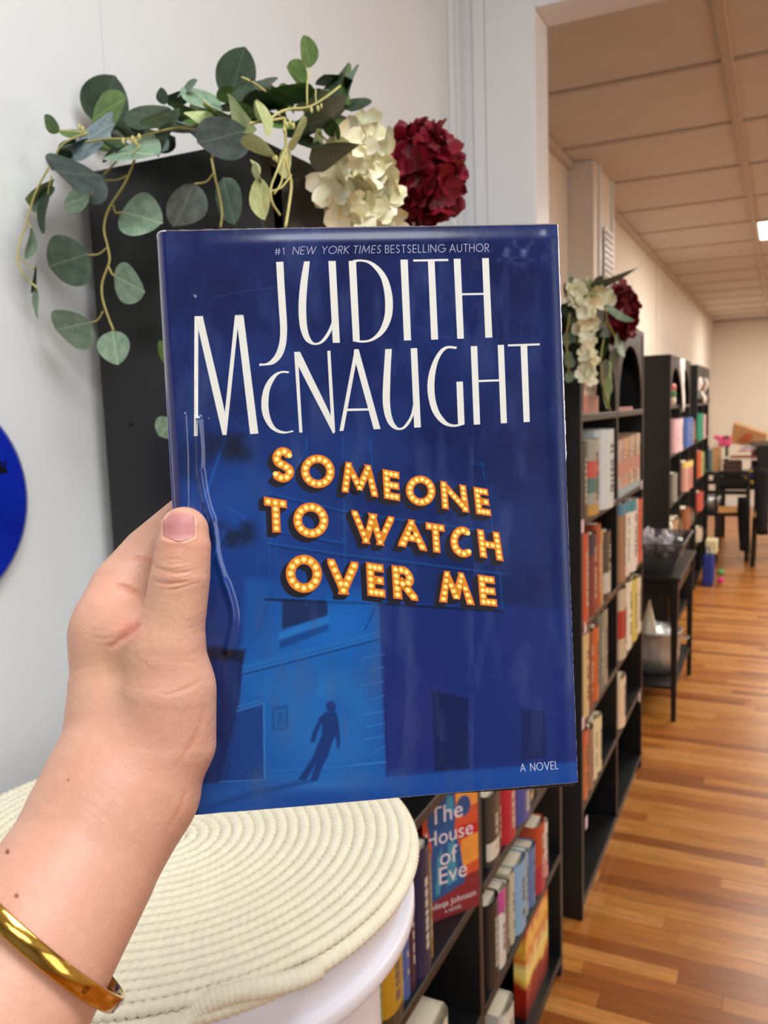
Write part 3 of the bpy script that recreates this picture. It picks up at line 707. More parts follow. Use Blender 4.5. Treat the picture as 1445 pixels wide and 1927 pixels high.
# blue round plaque on the near wall
pq = tag(empty('wall_plaque', (XW, .545, 1.443)), 'glossy cobalt blue round plaque on the white wall at the left edge', 'plaque')
RQ = .112; yc, zc = .543, 1.443
o = MB().lathe([(0, 0), (RQ - .004, 0), (RQ, -.003), (RQ, -.012), (RQ - .006, -.0145), (0, -.015)], 64).obj('plaque_disc', mat('cobalt_gloss', (14, 40, 176), .18, var=.25, scale=9, coat=.5), pq, True)
o.matrix_world = Matrix.Translation((XW, yc, zc)) @ Matrix.Rotation(-PI / 2, 4, 'Y')
dk = mat('black_paint', (8, 10, 22), .3)
mb = MB()
for pts in ([(0, 872), (6, 877), (11, 866), (13, 868), (9, 882), (17, 886), (10, 890), (0, 892)], [(0, 866), (5, 868), (3, 873), (0, 873)]):
    mb.add([onx(px, py, XW + .0156) for px, py in pts], [tuple(range(len(pts)))])
mb.obj('painted_mark', dk, pq)

# ------------------------------------------------------------------ white drum table and coiled rope lid
MX, MY, MZ = -.470, .526, 1.165
WP = mat('white_enamel', (226, 224, 232), .32, var=.01)
dt = tag(empty('drum_table', (MX, MY, 0)), 'white round drum table under the coiled rope lid', 'table')
MB().lathe([(0, 1.142), (.200, 1.142), (.204, 1.138), (.204, 1.108)], 96, (MX, MY, 0)).obj('tabletop', WP, dt, True)
MB().lathe([(.202, 1.110), (.2105, 1.110), (.212, 1.1075), (.212, 1.098), (.210, 1.095), (.18, 1.095)], 96, (MX, MY, 0)).obj('rim', WP, dt, True)
MB().lathe([(.179, 1.096), (.179, .02), (.19, .0), (0, 0)], 96, (MX, MY, 0)).obj('drum_body', WP, dt, True)
ROPE = mat('cotton_rope', (236, 230, 206), .85, var=.04, scale=90, bump=.5, bscale=900)
lid = tag(empty('rope_lid', (MX, MY, MZ)), 'round cream cotton lid of coiled stitched rope with a loop handle', 'lid')
pit = .0096; V = []; Fc = []; ns = 8; r0 = .004; th = 0; rings = 0
ths = []
while True:
    r_ = r0 + pit * th / (2 * PI)
    if r_ > .2120: break
    ths.append(th); th += .0017 / max(r_, .006)
for i, th in enumerate(ths):
    r_ = r0 + pit * th / (2 * PI); arc = (r_ * th) / 2
    k = math.sin(2 * PI * arc / .0066)
    dome = -.003 * (r_ / .219) ** 2 - .006 * max(0, (r_ - .203) / .010) ** 2
    for j in range(ns):
        a = 2 * PI * j / ns
        br = .0051 * (1 + .10 * math.sin(2 * PI * arc / .0066 + a) + .05 * math.sin(2 * PI * arc / .0033 - 2 * a))
        rr_ = r_ + br * math.cos(a) + .0005 * k; V.append((MX + rr_ * math.cos(-th), MY + rr_ * math.sin(-th), MZ - .004 + dome + br * .8 * math.sin(a)))
for i in range(len(ths) - 1):
    for j in range(ns): Fc.append((i * ns + j, i * ns + (j + 1) % ns, (i + 1) * ns + (j + 1) % ns, (i + 1) * ns + j))
MB().add(V, Fc).obj('coiled_top', ROPE, lid, True)
V = []; Fc = []; n = 900
for lvl, (rad, zz) in enumerate([(.2110, MZ - .0165)]):
    b0 = len(V)
    for i in range(n):
        th = 2 * PI * i / n
        for j in range(ns):
            a = 2 * PI * j / ns; br = .0062 * (1 + .08 * math.sin(th * 220 + a)); q = rad + br * math.cos(a)
            V.append((MX + q * math.cos(th), MY + q * math.sin(th), zz + br * math.sin(a)))
    for i in range(n):
        for j in range(ns): Fc.append((b0 + i * ns + j, b0 + i * ns + (j + 1) % ns, b0 + ((i + 1) % n) * ns + (j + 1) % ns, b0 + ((i + 1) % n) * ns + j))
MB().add(V, Fc).obj('rim_coil', ROPE, lid, True)
MB().lathe([(0, MZ - .02), (.208, MZ - .02), (.210, MZ - .014), (.207, MZ - .009), (0, MZ - .009)], 96, (MX, MY, 0)).obj('lining', ROPE, lid, True)
pts = [(600, 1822, 1.156), (560, 1841, 1.156), (500, 1857, 1.157), (440, 1868, 1.157), (395, 1884, 1.155), (362, 1906, 1.150), (335, 1935, 1.146), (300, 1975, 1.140), (240, 1990, 1.138), (195, 1955, 1.142), (186, 1925, 1.147), (196, 1905, 1.150), (222, 1893, 1.153)]
cp = catmull([onz(*q) for q in pts], 14)
V = []; mb = MB(); L = len(cp)
mb.tube(cp, [.0068 * (1 + .07 * math.sin(i * 1.9)) for i in range(L)], 10).obj('loop_handle', ROPE, lid, True)

# ------------------------------------------------------------------ foliage
def leaf_mat(name, rgb, rgb2, vein):
    if name in MATS: return MATS[name]
    m = bpy.data.materials.new(name); m.use_nodes = True; MATS[name] = m; nt = m.node_tree; b = nt.nodes['Principled BSDF']
    b.inputs['Roughness'].default_value = .55
    N = nt.nodes.new; Lk = nt.links.new
    tc = N('ShaderNodeTexCoord'); sp = N('ShaderNodeSeparateXYZ'); Lk(tc.outputs['Object'], sp.inputs[0])
    ab = N('ShaderNodeMath'); ab.operation = 'ABSOLUTE'; Lk(sp.outputs[0], ab.inputs[0])
    nz = N('ShaderNodeTexNoise'); nz.inputs['Scale'].default_value = 4.5; nz.inputs['Detail'].default_value = 5; Lk(tc.outputs['Object'], nz.inputs[0])
    mx = N('ShaderNodeMix'); mx.data_type = 'RGBA'; mx.inputs[6].default_value = C3(rgb); mx.inputs[7].default_value = C3(rgb2)
    rp = N('ShaderNodeMapRange'); rp.inputs[1].default_value = .35; rp.inputs[2].default_value = .65; Lk(nz.outputs[0], rp.inputs[0]); Lk(rp.outputs[0], mx.inputs[0])
    # side veins: wave in y - 0.9|x|
    k = N('ShaderNodeMath'); k.operation = 'MULTIPLY_ADD'; k.inputs[1].default_value = -.8; Lk(ab.outputs[0], k.inputs[0]); Lk(sp.outputs[1], k.inputs[2])
    s = N('ShaderNodeMath'); s.operation = 'MULTIPLY'; s.inputs[1].default_value = 52; Lk(k.outputs[0], s.inputs[0])
    si = N('ShaderNodeMath'); si.operation = 'SINE'; Lk(s.outputs[0], si.inputs[0])
    gt = N('ShaderNodeMapRange'); gt.inputs[1].default_value = .8; gt.inputs[2].default_value = 1; gt.inputs[4].default_value = .35; Lk(si.outputs[0], gt.inputs[0])
    md = N('ShaderNodeMapRange'); md.inputs[1].default_value = .028; md.inputs[2].default_value = .008; md.inputs[4].default_value = .8; Lk(ab.outputs[0], md.inputs[0])
    mm = N('ShaderNodeMath'); mm.operation = 'MAXIMUM'; Lk(gt.outputs[0], mm.inputs[0]); Lk(md.outputs[0], mm.inputs[1])
    m2 = N('ShaderNodeMix'); m2.data_type = 'RGBA'; Lk(mm.outputs[0], m2.inputs[0]); Lk(mx.outputs[2], m2.inputs[6]); m2.inputs[7].default_value = C3(vein)
    Lk(m2.outputs[2], b.inputs['Base Color'])
    bp = N('ShaderNodeBump'); bp.inputs['Strength'].default_value = .25; bp.inputs['Distance'].default_value = .05; Lk(mm.outputs[0], bp.inputs['Height']); Lk(bp.outputs[0], b.inputs['Normal'])
    return m


LMATS = {'G': leaf_mat('leaf_grey_green', (104, 136, 108), (140, 164, 138), (172, 190, 160)), 'D': leaf_mat('leaf_dark_green', (34, 52, 34), (52, 74, 50), (70, 92, 62)),
         'B': leaf_mat('leaf_blue_grey', (84, 106, 108), (122, 142, 144), (140, 158, 158)), 'L': leaf_mat('leaf_pale_green', (160, 176, 112), (188, 200, 144), (204, 208, 160)),
         'M': leaf_mat('leaf_mid_green', (66, 98, 40), (92, 122, 60), (116, 142, 80)), 'K': leaf_mat('leaf_slate_green', (70, 94, 80), (98, 122, 100), (120, 140, 118))}
STEM = mat('stem_olive', (160, 148, 84), .6, var=.15, scale=60); STEMD = mat('stem_pale', (186, 178, 112), .6, var=.1, scale=60)


def leaf_mesh(kind, var):
    mb = MB(); P = []; nu, nv = 9, 12; rr = random.Random(var * 7 + 1)
    ph = rr.uniform(0, 6); cup = [.16, -.10, .22, .05][var]
    for i in range(nv + 1):
        t_ = i / nv
        wd = .47 * (math.sin(PI * t_ ** (.86)) ** .62) if 0 < t_ < 1 else 0.004
        if t_ > .86: wd *= (1 + .06 * math.sin(t_ * 40))
        rw = []
        for j in range(nu + 1):
            s = j / nu * 2 - 1
            rw.append((wd * s, t_, cup * (s * wd) ** 2 * 2.2 + .05 * abs(s) * wd + .03 * math.sin(3 * t_ + ph) * (t_) + .018 * math.sin(7 * t_ + ph) * s))
        P.append(rw)
    mb.grid(P); return mb.mesh('leaf', LMATS[kind], True)


LME = {(k, v): leaf_mesh(k, v) for k in LMATS for v in range(4)}
rl = random.Random(11)


def put_leaf(B, T, wfrac, kind, parent, sgn=None, ang=None):
    """leaf from base B to tip T; wfrac = apparent width / apparent length"""
    B = Vector(B); T = Vector(T); l = T - B; L = l.length; l.normalize()
    v = Vector(CP) - B; v = v - l * v.dot(l); v.normalize()
    if ang is None:
        if wfrac > .94: sc = wfrac / .94; a_ = rl.uniform(-.15, .15)
        else: sc = 1.0 if wfrac > .3 else .55; a_ = math.acos(min(1, max(.05, wfrac / (.94 * sc))))
        if sc < 1.0 and wfrac / (.94 * sc) > 1: a_ = 0
        a_ *= (sgn or rl.choice((-1, 1)))
    else: sc = 1; a_ = ang
    n = Matrix.Rotation(a_, 3, l) @ v; x = l.cross(n)
    M = Matrix([[x[i] * L * sc, l[i] * L, n[i] * L, B[i]] for i in range(3)] + [[0, 0, 0, 1]])
    return inst(LME[(kind, rl.randrange(4))], 'leaf', M, parent)


gar = tag(empty('eucalyptus_garland', (-.6, .75, 1.81)), 'trailing artificial eucalyptus garland draped over the near bookcase top', 'garland', None)


def W1(px, py, off=0.0):
    """point in the near garland: in front of the end panel left of the corner, in front of the face to its right"""
    if px < 470:
        p = ony(px, py, .70 - off)
        if p[0] < -.735: p = onx(px, py, -.735 + .02 * off)
        return p
    q = ony(px, py, .70 - off)
    if px < 500 and q[0] < -.455: return q
    return onx(px, py, -.462 + off)


LV = [((180, 234), (216, 142), 92, 'D', -.10), ((172, 228), (236, 184), 46, 'M', -.06), ((318, 226), (236, 210), 44, 'D', -.05), ((215, 232), (132, 283), 38, 'B', .0), ((212, 240), (296, 236), 46, 'D', -.08),
      ((113, 246), (82, 218), 28, 'M', 0), ((212, 290), (297, 290), 32, 'G', .02), ((192, 331), (99, 322), 56, 'B', .03), ((170, 366), (120, 390), 36, 'G', .01), ((148, 262), (114, 302), 32, 'D', -.02),
      ((90, 366), (80, 440), 18, 'D', .02), ((97, 350), (66, 402), 28, 'K', 0), ((100, 345), (46, 372), 26, 'L', -.01), ((60, 430), (46, 488), 17, 'G', 0), ((67, 499), (57, 553), 7, 'D', 0), ((68, 540), (72, 601), 11, 'G', .01),
      ((228, 398), (305, 420), 70, 'G', .0), ((167, 478), (93, 502), 74, 'K', .0), ((214, 519), (274, 550), 56, 'G', 0), ((172, 607), (106, 620), 56, 'G', 0), ((211, 622), (222, 687), 60, 'G', .0), ((188, 328), (200, 354), 22, 'M', -.01),
      ((366, 344), (328, 428), 68, 'B', .01), ((420, 334), (440, 422), 54, 'K', .0), ((466, 246), (372, 268), 72, 'B', .03), ((432, 190), (462, 88), 82, 'D', -.08), ((442, 168), (408, 186), 30, 'M', -.04), ((483, 243), (426, 180), 25, 'L', .03),
      ((506, 257), (483, 189), 24, 'L', .035), ((470, 250), (508, 296), 30, 'L', .03), ((481, 335), (501, 414), 42, 'L', .02), ((492, 345), (480, 305), 14, 'L', .02), ((583, 128), (572, 66), 40, 'M', .0), ((572, 192), (516, 166), 38, 'M', 0),
      ((581, 166), (538, 127), 32, 'M', -.02), ((608, 169), (560, 166), 6, 'K', .01), ((642, 160), (611, 138), 22, 'M', -.02), ((624, 204), (648, 131), 24, 'D', 0), ((636, 165), (652, 118), 18, 'M', -.03), ((648, 190), (672, 124), 11, 'K', 0),
      ((660, 210), (687, 185), 20, 'D', 0), ((648, 240), (684, 226), 16, 'M', 0), ((552, 242), (652, 208), 27, 'D', .02), ((588, 277), (673, 271), 20, 'D', .04), ((620, 222), (636, 264), 30, 'M', .01), ((574, 240), (547, 266), 15, 'L', .03),
      ((515, 205), (482, 166), 34, 'D', -.02), ((500, 215), (450, 196), 40, 'D', -.03), ((372, 152), (334, 184), 10, 'K', -.02), ((352, 162), (412, 210), 34, 'G', -.03), ((384, 216), (318, 200), 28, 'M', -.02), ((407, 244), (347, 213), 20, 'L', .01),
      ((337, 205), (260, 234), 24, 'G', .01), ((392, 210), (448, 226), 28, 'M', .0), ((238, 264), (198, 270), 12, 'G', .02), ((216, 272), (192, 306), 10, 'K', .02), ((324, 232), (298, 296), 20, 'D', .01), ((300, 640), (316, 690), 26, 'M', 0),
      ((326, 790), (300, 822), 44, 'G', 0), ((340, 236), (408, 246), 24, 'B', 0), ((250, 250), (330, 262), 34, 'D', -.06), ((200, 262), (130, 300), 26, 'D', -.05), ((170, 262), (232, 292), 26, 'M', -.04), ((300, 225), (360, 250), 34, 'D', -.05),
      ((420, 240), (480, 222), 34, 'D', -.05), ((545, 225), (500, 240), 26, 'M', -.01), ((585, 215), (560, 260), 26, 'D', -.01), ((606, 252), (588, 292), 24, 'L', .0), ((548, 292), (520, 318), 26, 'L', .02), ((560, 270), (592, 262), 20, 'D', .0),
      ((120, 282), (168, 258), 20, 'K', -.01), ((488, 330), (470, 300), 12, 'L', .0), ((690, 268), (650, 250), 22, 'M', -.01), ((536, 208), (500, 180), 22, 'M', -.02), ((356, 219), (379, 196), 19, 'L', -0.032), ((627, 186), (639, 154), 16, 'G', -0.034), ((349, 222), (394, 223), 22, 'M', -0.014), ((438, 207), (479, 211), 25, 'M', -0.003), ((425, 193), (456, 186), 28, 'K', -0.050), ((547, 197), (509, 180), 22, 'L', -0.046), ((565, 188), (614, 194), 26, 'L', -0.006), ((636, 181), (651, 153), 21, 'M', -0.005), ((601, 197), (590, 170), 21, 'K', -0.037), ((309, 190), (350, 168), 22, 'K', -0.056), ((503, 203), (518, 179), 29, 'D', -0.049), ((357, 202), (395, 204), 24, 'M', -0.045), ((357, 230), (325, 213), 18, 'D', -0.019), ((605, 223), (598, 188), 29, 'G', -0.059), ((417, 210), (451, 184), 19, 'G', -0.056), ((573, 215), (579, 181), 16, 'M', -0.020), ((311, 197), (302, 164), 25, 'D', -0.001), ((553, 200), (521, 172), 23, 'M', -0.031), ((623, 221), (614, 198), 21, 'L', -0.034), ((497, 218), (478, 192), 19, 'L', -0.017), ((430, 192), (458, 176), 20, 'D', -0.009), ((498, 190), (491, 154), 28, 'D', -0.051), ((209, 244), (236, 264), 14, 'D', -0.017), ((168, 261), (186, 241), 16, 'M', -0.041), ((278, 245), (281, 270), 21, 'D', -0.010), ((151, 258), (112, 247), 16, 'M', -0.037), ((254, 250), (219, 244), 17, 'K', -0.009), ((270, 259), (305, 269), 14, 'K', -0.002), ((196, 269), (234, 273), 14, 'K', -0.001), ((203, 250), (171, 252), 14, 'D', -0.019), ((271, 283), (316, 284), 22, 'B', -0.026), ((455, 195), (500, 150), 22, 'D', -.04)]
for (b_, t_, wd, kd, off) in LV:
    B = W1(*b_, off); T = W1(*t_, off)
    lp = math.hypot(b_[0] - t_[0], b_[1] - t_[1])
    T = np.array(T) + (CP - T) * rl.uniform(-.008, .012)
    put_leaf(B, T, wd / lp, kd, gar)
STS = [([(262, 268), (250, 310), (232, 350), (205, 393), (196, 430), (203, 465), (206, 492), (193, 530), (193, 562), (205, 600), (214, 622)], 1.5, STEM), ([(213, 386), (218, 400), (229, 399)], 1.1, STEM), ([(203, 465), (186, 478), (167, 480)], 1.1, STEM), ([(205, 502), (211, 516), (217, 519)], 1.1, STEM),
       ([(194, 586), (184, 602), (171, 607)], 1.1, STEM), ([(240, 330), (222, 338), (200, 340)], 1.1, STEM), ([(195, 330), (215, 308), (232, 292)], 1.2, STEM), ([(184, 352), (172, 366)], 1., STEM),
       ([(165, 250), (118, 272), (88, 322), (66, 365), (50, 420), (38, 452), (33, 490), (45, 520), (60, 533), (69, 542)], 1.3, STEMD), ([(50, 416), (60, 430)], .8, STEMD), ([(38, 486), (58, 505), (66, 503)], .8, STEMD), ([(98, 330), (92, 352), (90, 368)], .9, STEM),
       ([(165, 250), (140, 248), (112, 245)], 1., STEMD), ([(398, 298), (405, 335), (412, 362), (418, 400), (415, 428)], 1.5, STEM), ([(402, 326), (388, 342), (366, 346)], 1.1, STEM),
       ([(535, 222), (538, 270), (540, 310), (548, 345), (544, 385), (537, 428)], 1.6, STEMD), ([(537, 280), (522, 320), (510, 352), (512, 380), (527, 405)], 1.3, STEMD), ([(536, 292), (530, 340), (516, 365)], 1., STEMD), ([(548, 330), (530, 352), (510, 360)], 1., STEMD),
       ([(500, 232), (520, 215), (545, 205), (580, 202), (612, 184), (640, 162)], 1.4, STEMD), ([(578, 202), (578, 160), (583, 128)], 1., STEMD), ([(535, 222), (500, 228), (470, 232)], 1.4, STEMD), ([(595, 200), (594, 182), (594, 168)], .9, STEMD), ([(160, 268), (200, 262), (252, 260), (305, 246), (360, 236), (430, 228), (480, 232)], 1.3, STEM),
       ([(455, 145), (476, 155), (500, 172)], 1., STEMD), ([(382, 190), (398, 203), (408, 210)], 1., STEM), ([(340, 240), (400, 250), (400, 298)], 1.3, STEM), ([(600, 250), (650, 300), (668, 330)], 1.4, STEM), ([(240, 262), (262, 275), (250, 290)], 1., STEMD)]
for pts, r_, m in STS:
    P3 = [W1(px, py, .012 if m is STEM else .03) for px, py in catmull(pts, 5)]
    # keep the strand continuous
    mb = MB(); mb.tube(P3, r_ * .0009, 6); mb.obj('stem', m, gar, True)
# small buds of new growth
mb = MB()
for px, py in ((250, 262), (256, 268), (262, 258), (540, 236), (546, 232), (552, 238), (535, 246), (515, 296), (520, 300), (150, 240), (156, 244), (232, 266), (598, 205), (604, 200), (586, 208)):
    c = W1(px, py, .04); mb.lathe([(0, -.003), (.0018, -.001), (.0016, .002), (0, .004)], 6, tuple(c))
mb.obj('bud', STEMD, gar, True)


# flowers
def petal_pts(cupk, wf, n=5):
    P = []
    for i in range(n + 1):
        t_ = i / n; wd = wf * math.sin(PI * min(1, t_ * .86 + .04)) ** .55 * (.5 + .5 * t_ ** .5); rw = []
        for j in range(n + 1):
            s = j / n * 2 - 1; rw.append((wd * s, t_, cupk * t_ * t_ + .25 * (s * wd) ** 2 + .03 * math.sin(5 * s + 3 * t_)))
        P.append(rw)
    return P


def floret_mesh(name, m, npet, cupk, wf, seed):
    rr = random.Random(seed); mb = MB()
    for k in range(npet):
        a = 2 * PI * k / npet + rr.uniform(-.2, .2); sc = rr.uniform(.85, 1.1); tl = rr.uniform(-.25, .25)
        M = Matrix.Rotation(a, 4, 'Z') @ Matrix.Rotation(tl, 4, 'X') @ Matrix.Scale(sc, 4)
        mb.grid([[tuple(M @ Vector(p)) for p in r] for r in petal_pts(cupk + rr.uniform(-.1, .15), wf)])
    mb.lathe([(0, .12), (.05, .1), (.06, .02)], 6)
    return mb.mesh(name, m, True)


BURG = mat('burgundy_petal', (96, 8, 24), .42, rgb2=(134, 18, 38), scale=1.5, spec=.4)
CREAM = mat('cream_petal', (250, 246, 226), .5, rgb2=(232, 226, 180), scale=2.0)
HF = [floret_mesh('floret', BURG, 4, .25, .56, s) for s in range(4)]
CF = [floret_mesh('floret', CREAM, 5, .45, .50, s + 9) for s in range(4)]


def frame(p, n, size, spin):
    n = Vector(n).normalized(); x = n.cross(Vector((0, 0, 1))); x = x.normalized() if x.length > .01 else Vector((1, 0, 0)); y = n.cross(x)
    R_ = Matrix([[x[i], y[i], n[i]] for i in range(3)]).to_4x4()
    return Matrix.Translation(Vector(p)) @ R_ @ Matrix.Rotation(spin, 4, 'Z') @ Matrix.Scale(size, 4)


def hydrangea(c, rx, ry, rz, nf, label, fs, seed):
    r = tag(empty('hydrangea', c), label, 'flower', 'burgundy hydrangea heads'); rr = random.Random(seed)
    MB().lathe([(0, -rz * .7), (rx * .45, -rz * .45), (rx * .6, 0), (rx * .45, rz * .45), (0, rz * .7)], 12, tuple(c)).obj('core', mat('dark_core', (40, 8, 14), .8), r)
    for i in range(nf):
        z = 1 - 2 * (i + .5) / nf; a = i * 2.39996; q = math.sqrt(1 - z * z); n = Vector((q * math.cos(a), q * math.sin(a), z))
        k = rr.uniform(.74, 1.04); p = Vector(c) + Vector((n.x * rx, n.y * ry, n.z * rz)) * k * .9
        nn = (n + Vector((rr.uniform(-.7, .7), rr.uniform(-.7, .7), rr.uniform(-.7, .7)))).normalized()
        inst(HF[i % 4], 'floret', frame(p, nn, fs * rr.uniform(.85, 1.15), rr.uniform(0, 6)), r)
    MB().tube([tuple(c), (c[0] - .05, c[1] - .02, c[2] - rz * .6), (c[0] - .12, c[1] - .02, c[2] - rz * .8)], .003, 6).obj('stem', STEM, r)
    return r


hc = onx(788, 328, -.452)
hydrangea(tuple(hc), .050, .048, .060, 84, 'large burgundy hydrangea head hanging right of the cream blossoms, near bookcase', .028, 1)


def cream_spray(pts, Wf, size, label, stems, seed, twist=1.0):
    r = tag(empty('cream_blossom_spray', Wf(*pts[0])), label, 'flower', 'cream blossom sprays'); rr = random.Random(seed)
    for i, (px, py) in enumerate(pts):
        p = Wf(px, py); v = Vector(CP - p).normalized(); nn = v + Vector((rr.uniform(-.7, .7), rr.uniform(-.7, .7), rr.uniform(-.8, .5)))
        inst(CF[i % 4], 'floret', frame(p, nn, size * rr.uniform(.8, 1.2), rr.uniform(0, 6)), r)
    for st in stems:
        MB().tube([Wf(*q) for q in catmull(st, 4)], .0016, 6).obj('stem', STEMD, r, True)
    return r


F1 = lambda px, py: onx(px, py, -.450)
cream_spray([(664, 250), (690, 244), (708, 262), (650, 268), (672, 276), (694, 284), (714, 292), (716, 318), (700, 322), (686, 304), (664, 300), (628, 292), (636, 306), (648, 286), (706, 336), (690, 330), (724, 276), (678, 262),
             (622, 346), (630, 366), (650, 372), (672, 362), (688, 360), (640, 392), (650, 408), (664, 384), (716, 350), (730, 344), (732, 362), (712, 382), (706, 400), (690, 392), (724, 372), (700, 416), (722, 414), (738, 420), (668, 420), (684, 424)],
            F1, .020, 'cream blossom spray hanging between eucalyptus and hydrangea on the near bookcase', [[(660, 290), (664, 330), (668, 360), (680, 395), (690, 430)], [(672, 345), (690, 336)], [(664, 330), (700, 322)]], 4)

# second arrangement
gar2 = tag(empty('eucalyptus_garland', (-.6, 2.35, 1.8)), 'eucalyptus garland draped over the flower-topped bookcase', 'garland', None)


def W2(px, py, off=0.0):
    p = ony(px, py, 2.24 - off)
    if p[0] > -.47: p = onx(px, py, -.468 + off)
    return p


L2 = [((1070, 560), (1062, 532), 14, 'D', 0), ((1090, 556), (1100, 526), 20, 'D', 0), ((1108, 552), (1118, 524), 14, 'D', 0), ((1122, 548), (1152, 524), 12, 'D', 0), ((1078, 575), (1064, 556), 18, 'M', 0), ((1100, 575), (1086, 560), 16, 'M', 0),
      ((1130, 560), (1142, 540), 14, 'M', 0), ((1076, 596), (1060, 590), 18, 'D', 0), ((1090, 600), (1072, 612), 16, 'K', 0), ((1074, 622), (1084, 645), 16, 'G', 0), ((1066, 626), (1064, 652), 20, 'G', 0), ((1064, 662), (1076, 682), 18, 'G', 0),
      ((1080, 690), (1066, 672), 20, 'G', 0), ((1062, 706), (1082, 712), 22, 'G', 0), ((1120, 580), (1134, 600), 16, 'D', 0), ((1136, 600), (1128, 630), 18, 'D', 0), ((1140, 640), (1134, 672), 18, 'M', 0), ((1150, 660), (1156, 690), 16, 'D', 0),
      ((1130, 690), (1140, 718), 14, 'D', 0), ((1142, 700), (1154, 726), 12, 'M', 0), ((1134, 730), (1146, 752), 12, 'M', 0), ((1160, 600), (1168, 588), 18, 'G', .05), ((1168, 640), (1160, 662), 14, 'G', .01), ((1100, 540), (1078, 528), 14, 'M', 0),
      ((1118, 560), (1100, 548), 14, 'L', 0), ((1112, 600), (1096, 612), 14, 'L', 0), ((1104, 636), (1112, 656), 14, 'L', .01), ((1128, 620), (1118, 648), 12, 'M', 0), ((1086, 540), (1072, 520), 12, 'K', 0), ((1060, 575), (1074, 600), 20, 'D', 0)]
for (b_, t_, wd, kd, off) in L2:
    lp = math.hypot(b_[0] - t_[0], b_[1] - t_[1]); put_leaf(W2(*b_, off), W2(*t_, off), wd / lp, kd, gar2)
for pts in ([(1064, 565), (1090, 560), (1120, 556), (1140, 570), (1138, 620), (1130, 680), (1138, 740), (1148, 772)], [(1072, 590), (1066, 640), (1070, 700)], [(1140, 600), (1158, 640), (1160, 680)]):
    MB().tube([W2(*q, .005) for q in catmull(pts, 5)], .0028, 6).obj('stem', STEM, gar2, True)
F2 = lambda px, py: W2(px, py, .012)
rr = random.Random(8)
pts = [(1084 + 3 * rr.uniform(-1, 1), 545 + 4 * k) for k in range(4)] + [(1100 + rr.uniform(-8, 10), 560 + 5.5 * k) for k in range(6)]
pts += [(1106 + 3 * math.sin(k) + rr.uniform(-9, 9) * (1 - k / 30), 592 + 6.2 * k) for k in range(20)] + [(1124, 546), (1134, 556), (1118, 556), (1128, 570), (1140, 566), (1092, 572), (1076, 562), (1100, 578)]
cream_spray(pts, F2, .024, 'long cream blossom spray trailing down the second bookcase arch', [[(1110, 560), (1108, 640), (1112, 715)]], 5)
hc2 = W2(1163, 592, .0)
hydrangea(tuple(hc2), .055, .055, .085, 80, 'smaller-looking burgundy hydrangea head on the second, distant bookcase', .03, 2)

# ------------------------------------------------------------------ the held book
RB = np.array([[0.99329625, -0.04640873, 0.10587162], [0.05081205, 0.99793553, -0.0392787], [-0.10383017, 0.04439494, 0.99360374]])
CB = np.array([-0.00168627, -0.0021642, -0.34663912]); BWD, BHT, BT = 0.16099, 0.238, 0.033
MBK = Matrix([[float(v) for v in (RM @ RB)[i]] + [float(c2w(CB)[i])] for i in range(3)] + [[0, 0, 0, 1]])
book = tag(empty('hardcover_book', (0, 0, 0)), 'glossy navy hardcover novel held up in the hand, gold marquee title', 'book'); book.matrix_world = MBK


def pl(px, py, z=0.0):
    px = np.asarray(px, float); py = np.asarray(py, float)
    d = np.stack([(px - CX) / F, -(py - CY) / F, -np.ones_like(px)], -1)
    c = CB + RB[:, 2] * z
    t = (c @ RB[:, 2]) / (d @ RB[:, 2]); p = d * t[..., None] - CB
    return p @ RB[:, 0], p @ RB[:, 1]


def polydist(x, y, P):
    """signed distance (neg inside) to polygon P, vectorised"""
    P = np.array(P, float); d = np.full(x.shape, 1e9); ins = np.zeros(x.shape, bool)
    for i in range(len(P)):
        a = P[i]; b = P[(i + 1) % len(P)]; e = b - a; wx = x - a[0]; wy = y - a[1]
        t = np.clip((wx * e[0] + wy * e[1]) / (e @ e + 1e-9), 0, 1)
        d = np.minimum(d, (wx - e[0] * t) ** 2 + (wy - e[1] * t) ** 2)
        c = ((a[1] <= y) & (b[1] > y)) | ((b[1] <= y) & (a[1] > y))
        with np.errstate(divide='ignore', invalid='ignore'): xi = a[0] + (y - a[1]) / (e[1] if e[1] != 0 else 1e-9) * e[0]
        ins ^= c & (x < xi)
    d = np.sqrt(d); return np.where(ins, -d, d)


def linedist(x, y, P):
    d = np.full(x.shape, 1e9)
    for a, b in zip(P[:-1], P[1:]):
        a = np.array(a, float); b = np.array(b, float); e = b - a
        t = np.clip(((x - a[0]) * e[0] + (y - a[1]) * e[1]) / (e @ e + 1e-9), 0, 1)
        d = np.minimum(d, (x - a[0] - e[0] * t) ** 2 + (y - a[1] - e[1] * t) ** 2)
    return np.sqrt(d)


def vnoise(x, y, s, seed):
    r = np.random.RandomState(seed); g = r.rand(64, 64); u = (x / s) % 63; v = (y / s) % 63; i = np.floor(u).astype(int); j = np.floor(v).astype(int); fu = u - i; fv = v - j
    fu = fu * fu * (3 - 2 * fu); fv = fv * fv * (3 - 2 * fv)
    return (g[i, j] * (1 - fu) * (1 - fv) + g[(i + 1) % 64, j] * fu * (1 - fv) + g[i, (j + 1) % 64] * (1 - fu) * fv + g[(i + 1) % 64, (j + 1) % 64] * fu * fv)


def fbm(x, y, s, seed): return sum(vnoise(x + 999, y + 999, s / 2 ** k, seed + k) * .5 ** (k + 1) for k in range(4))


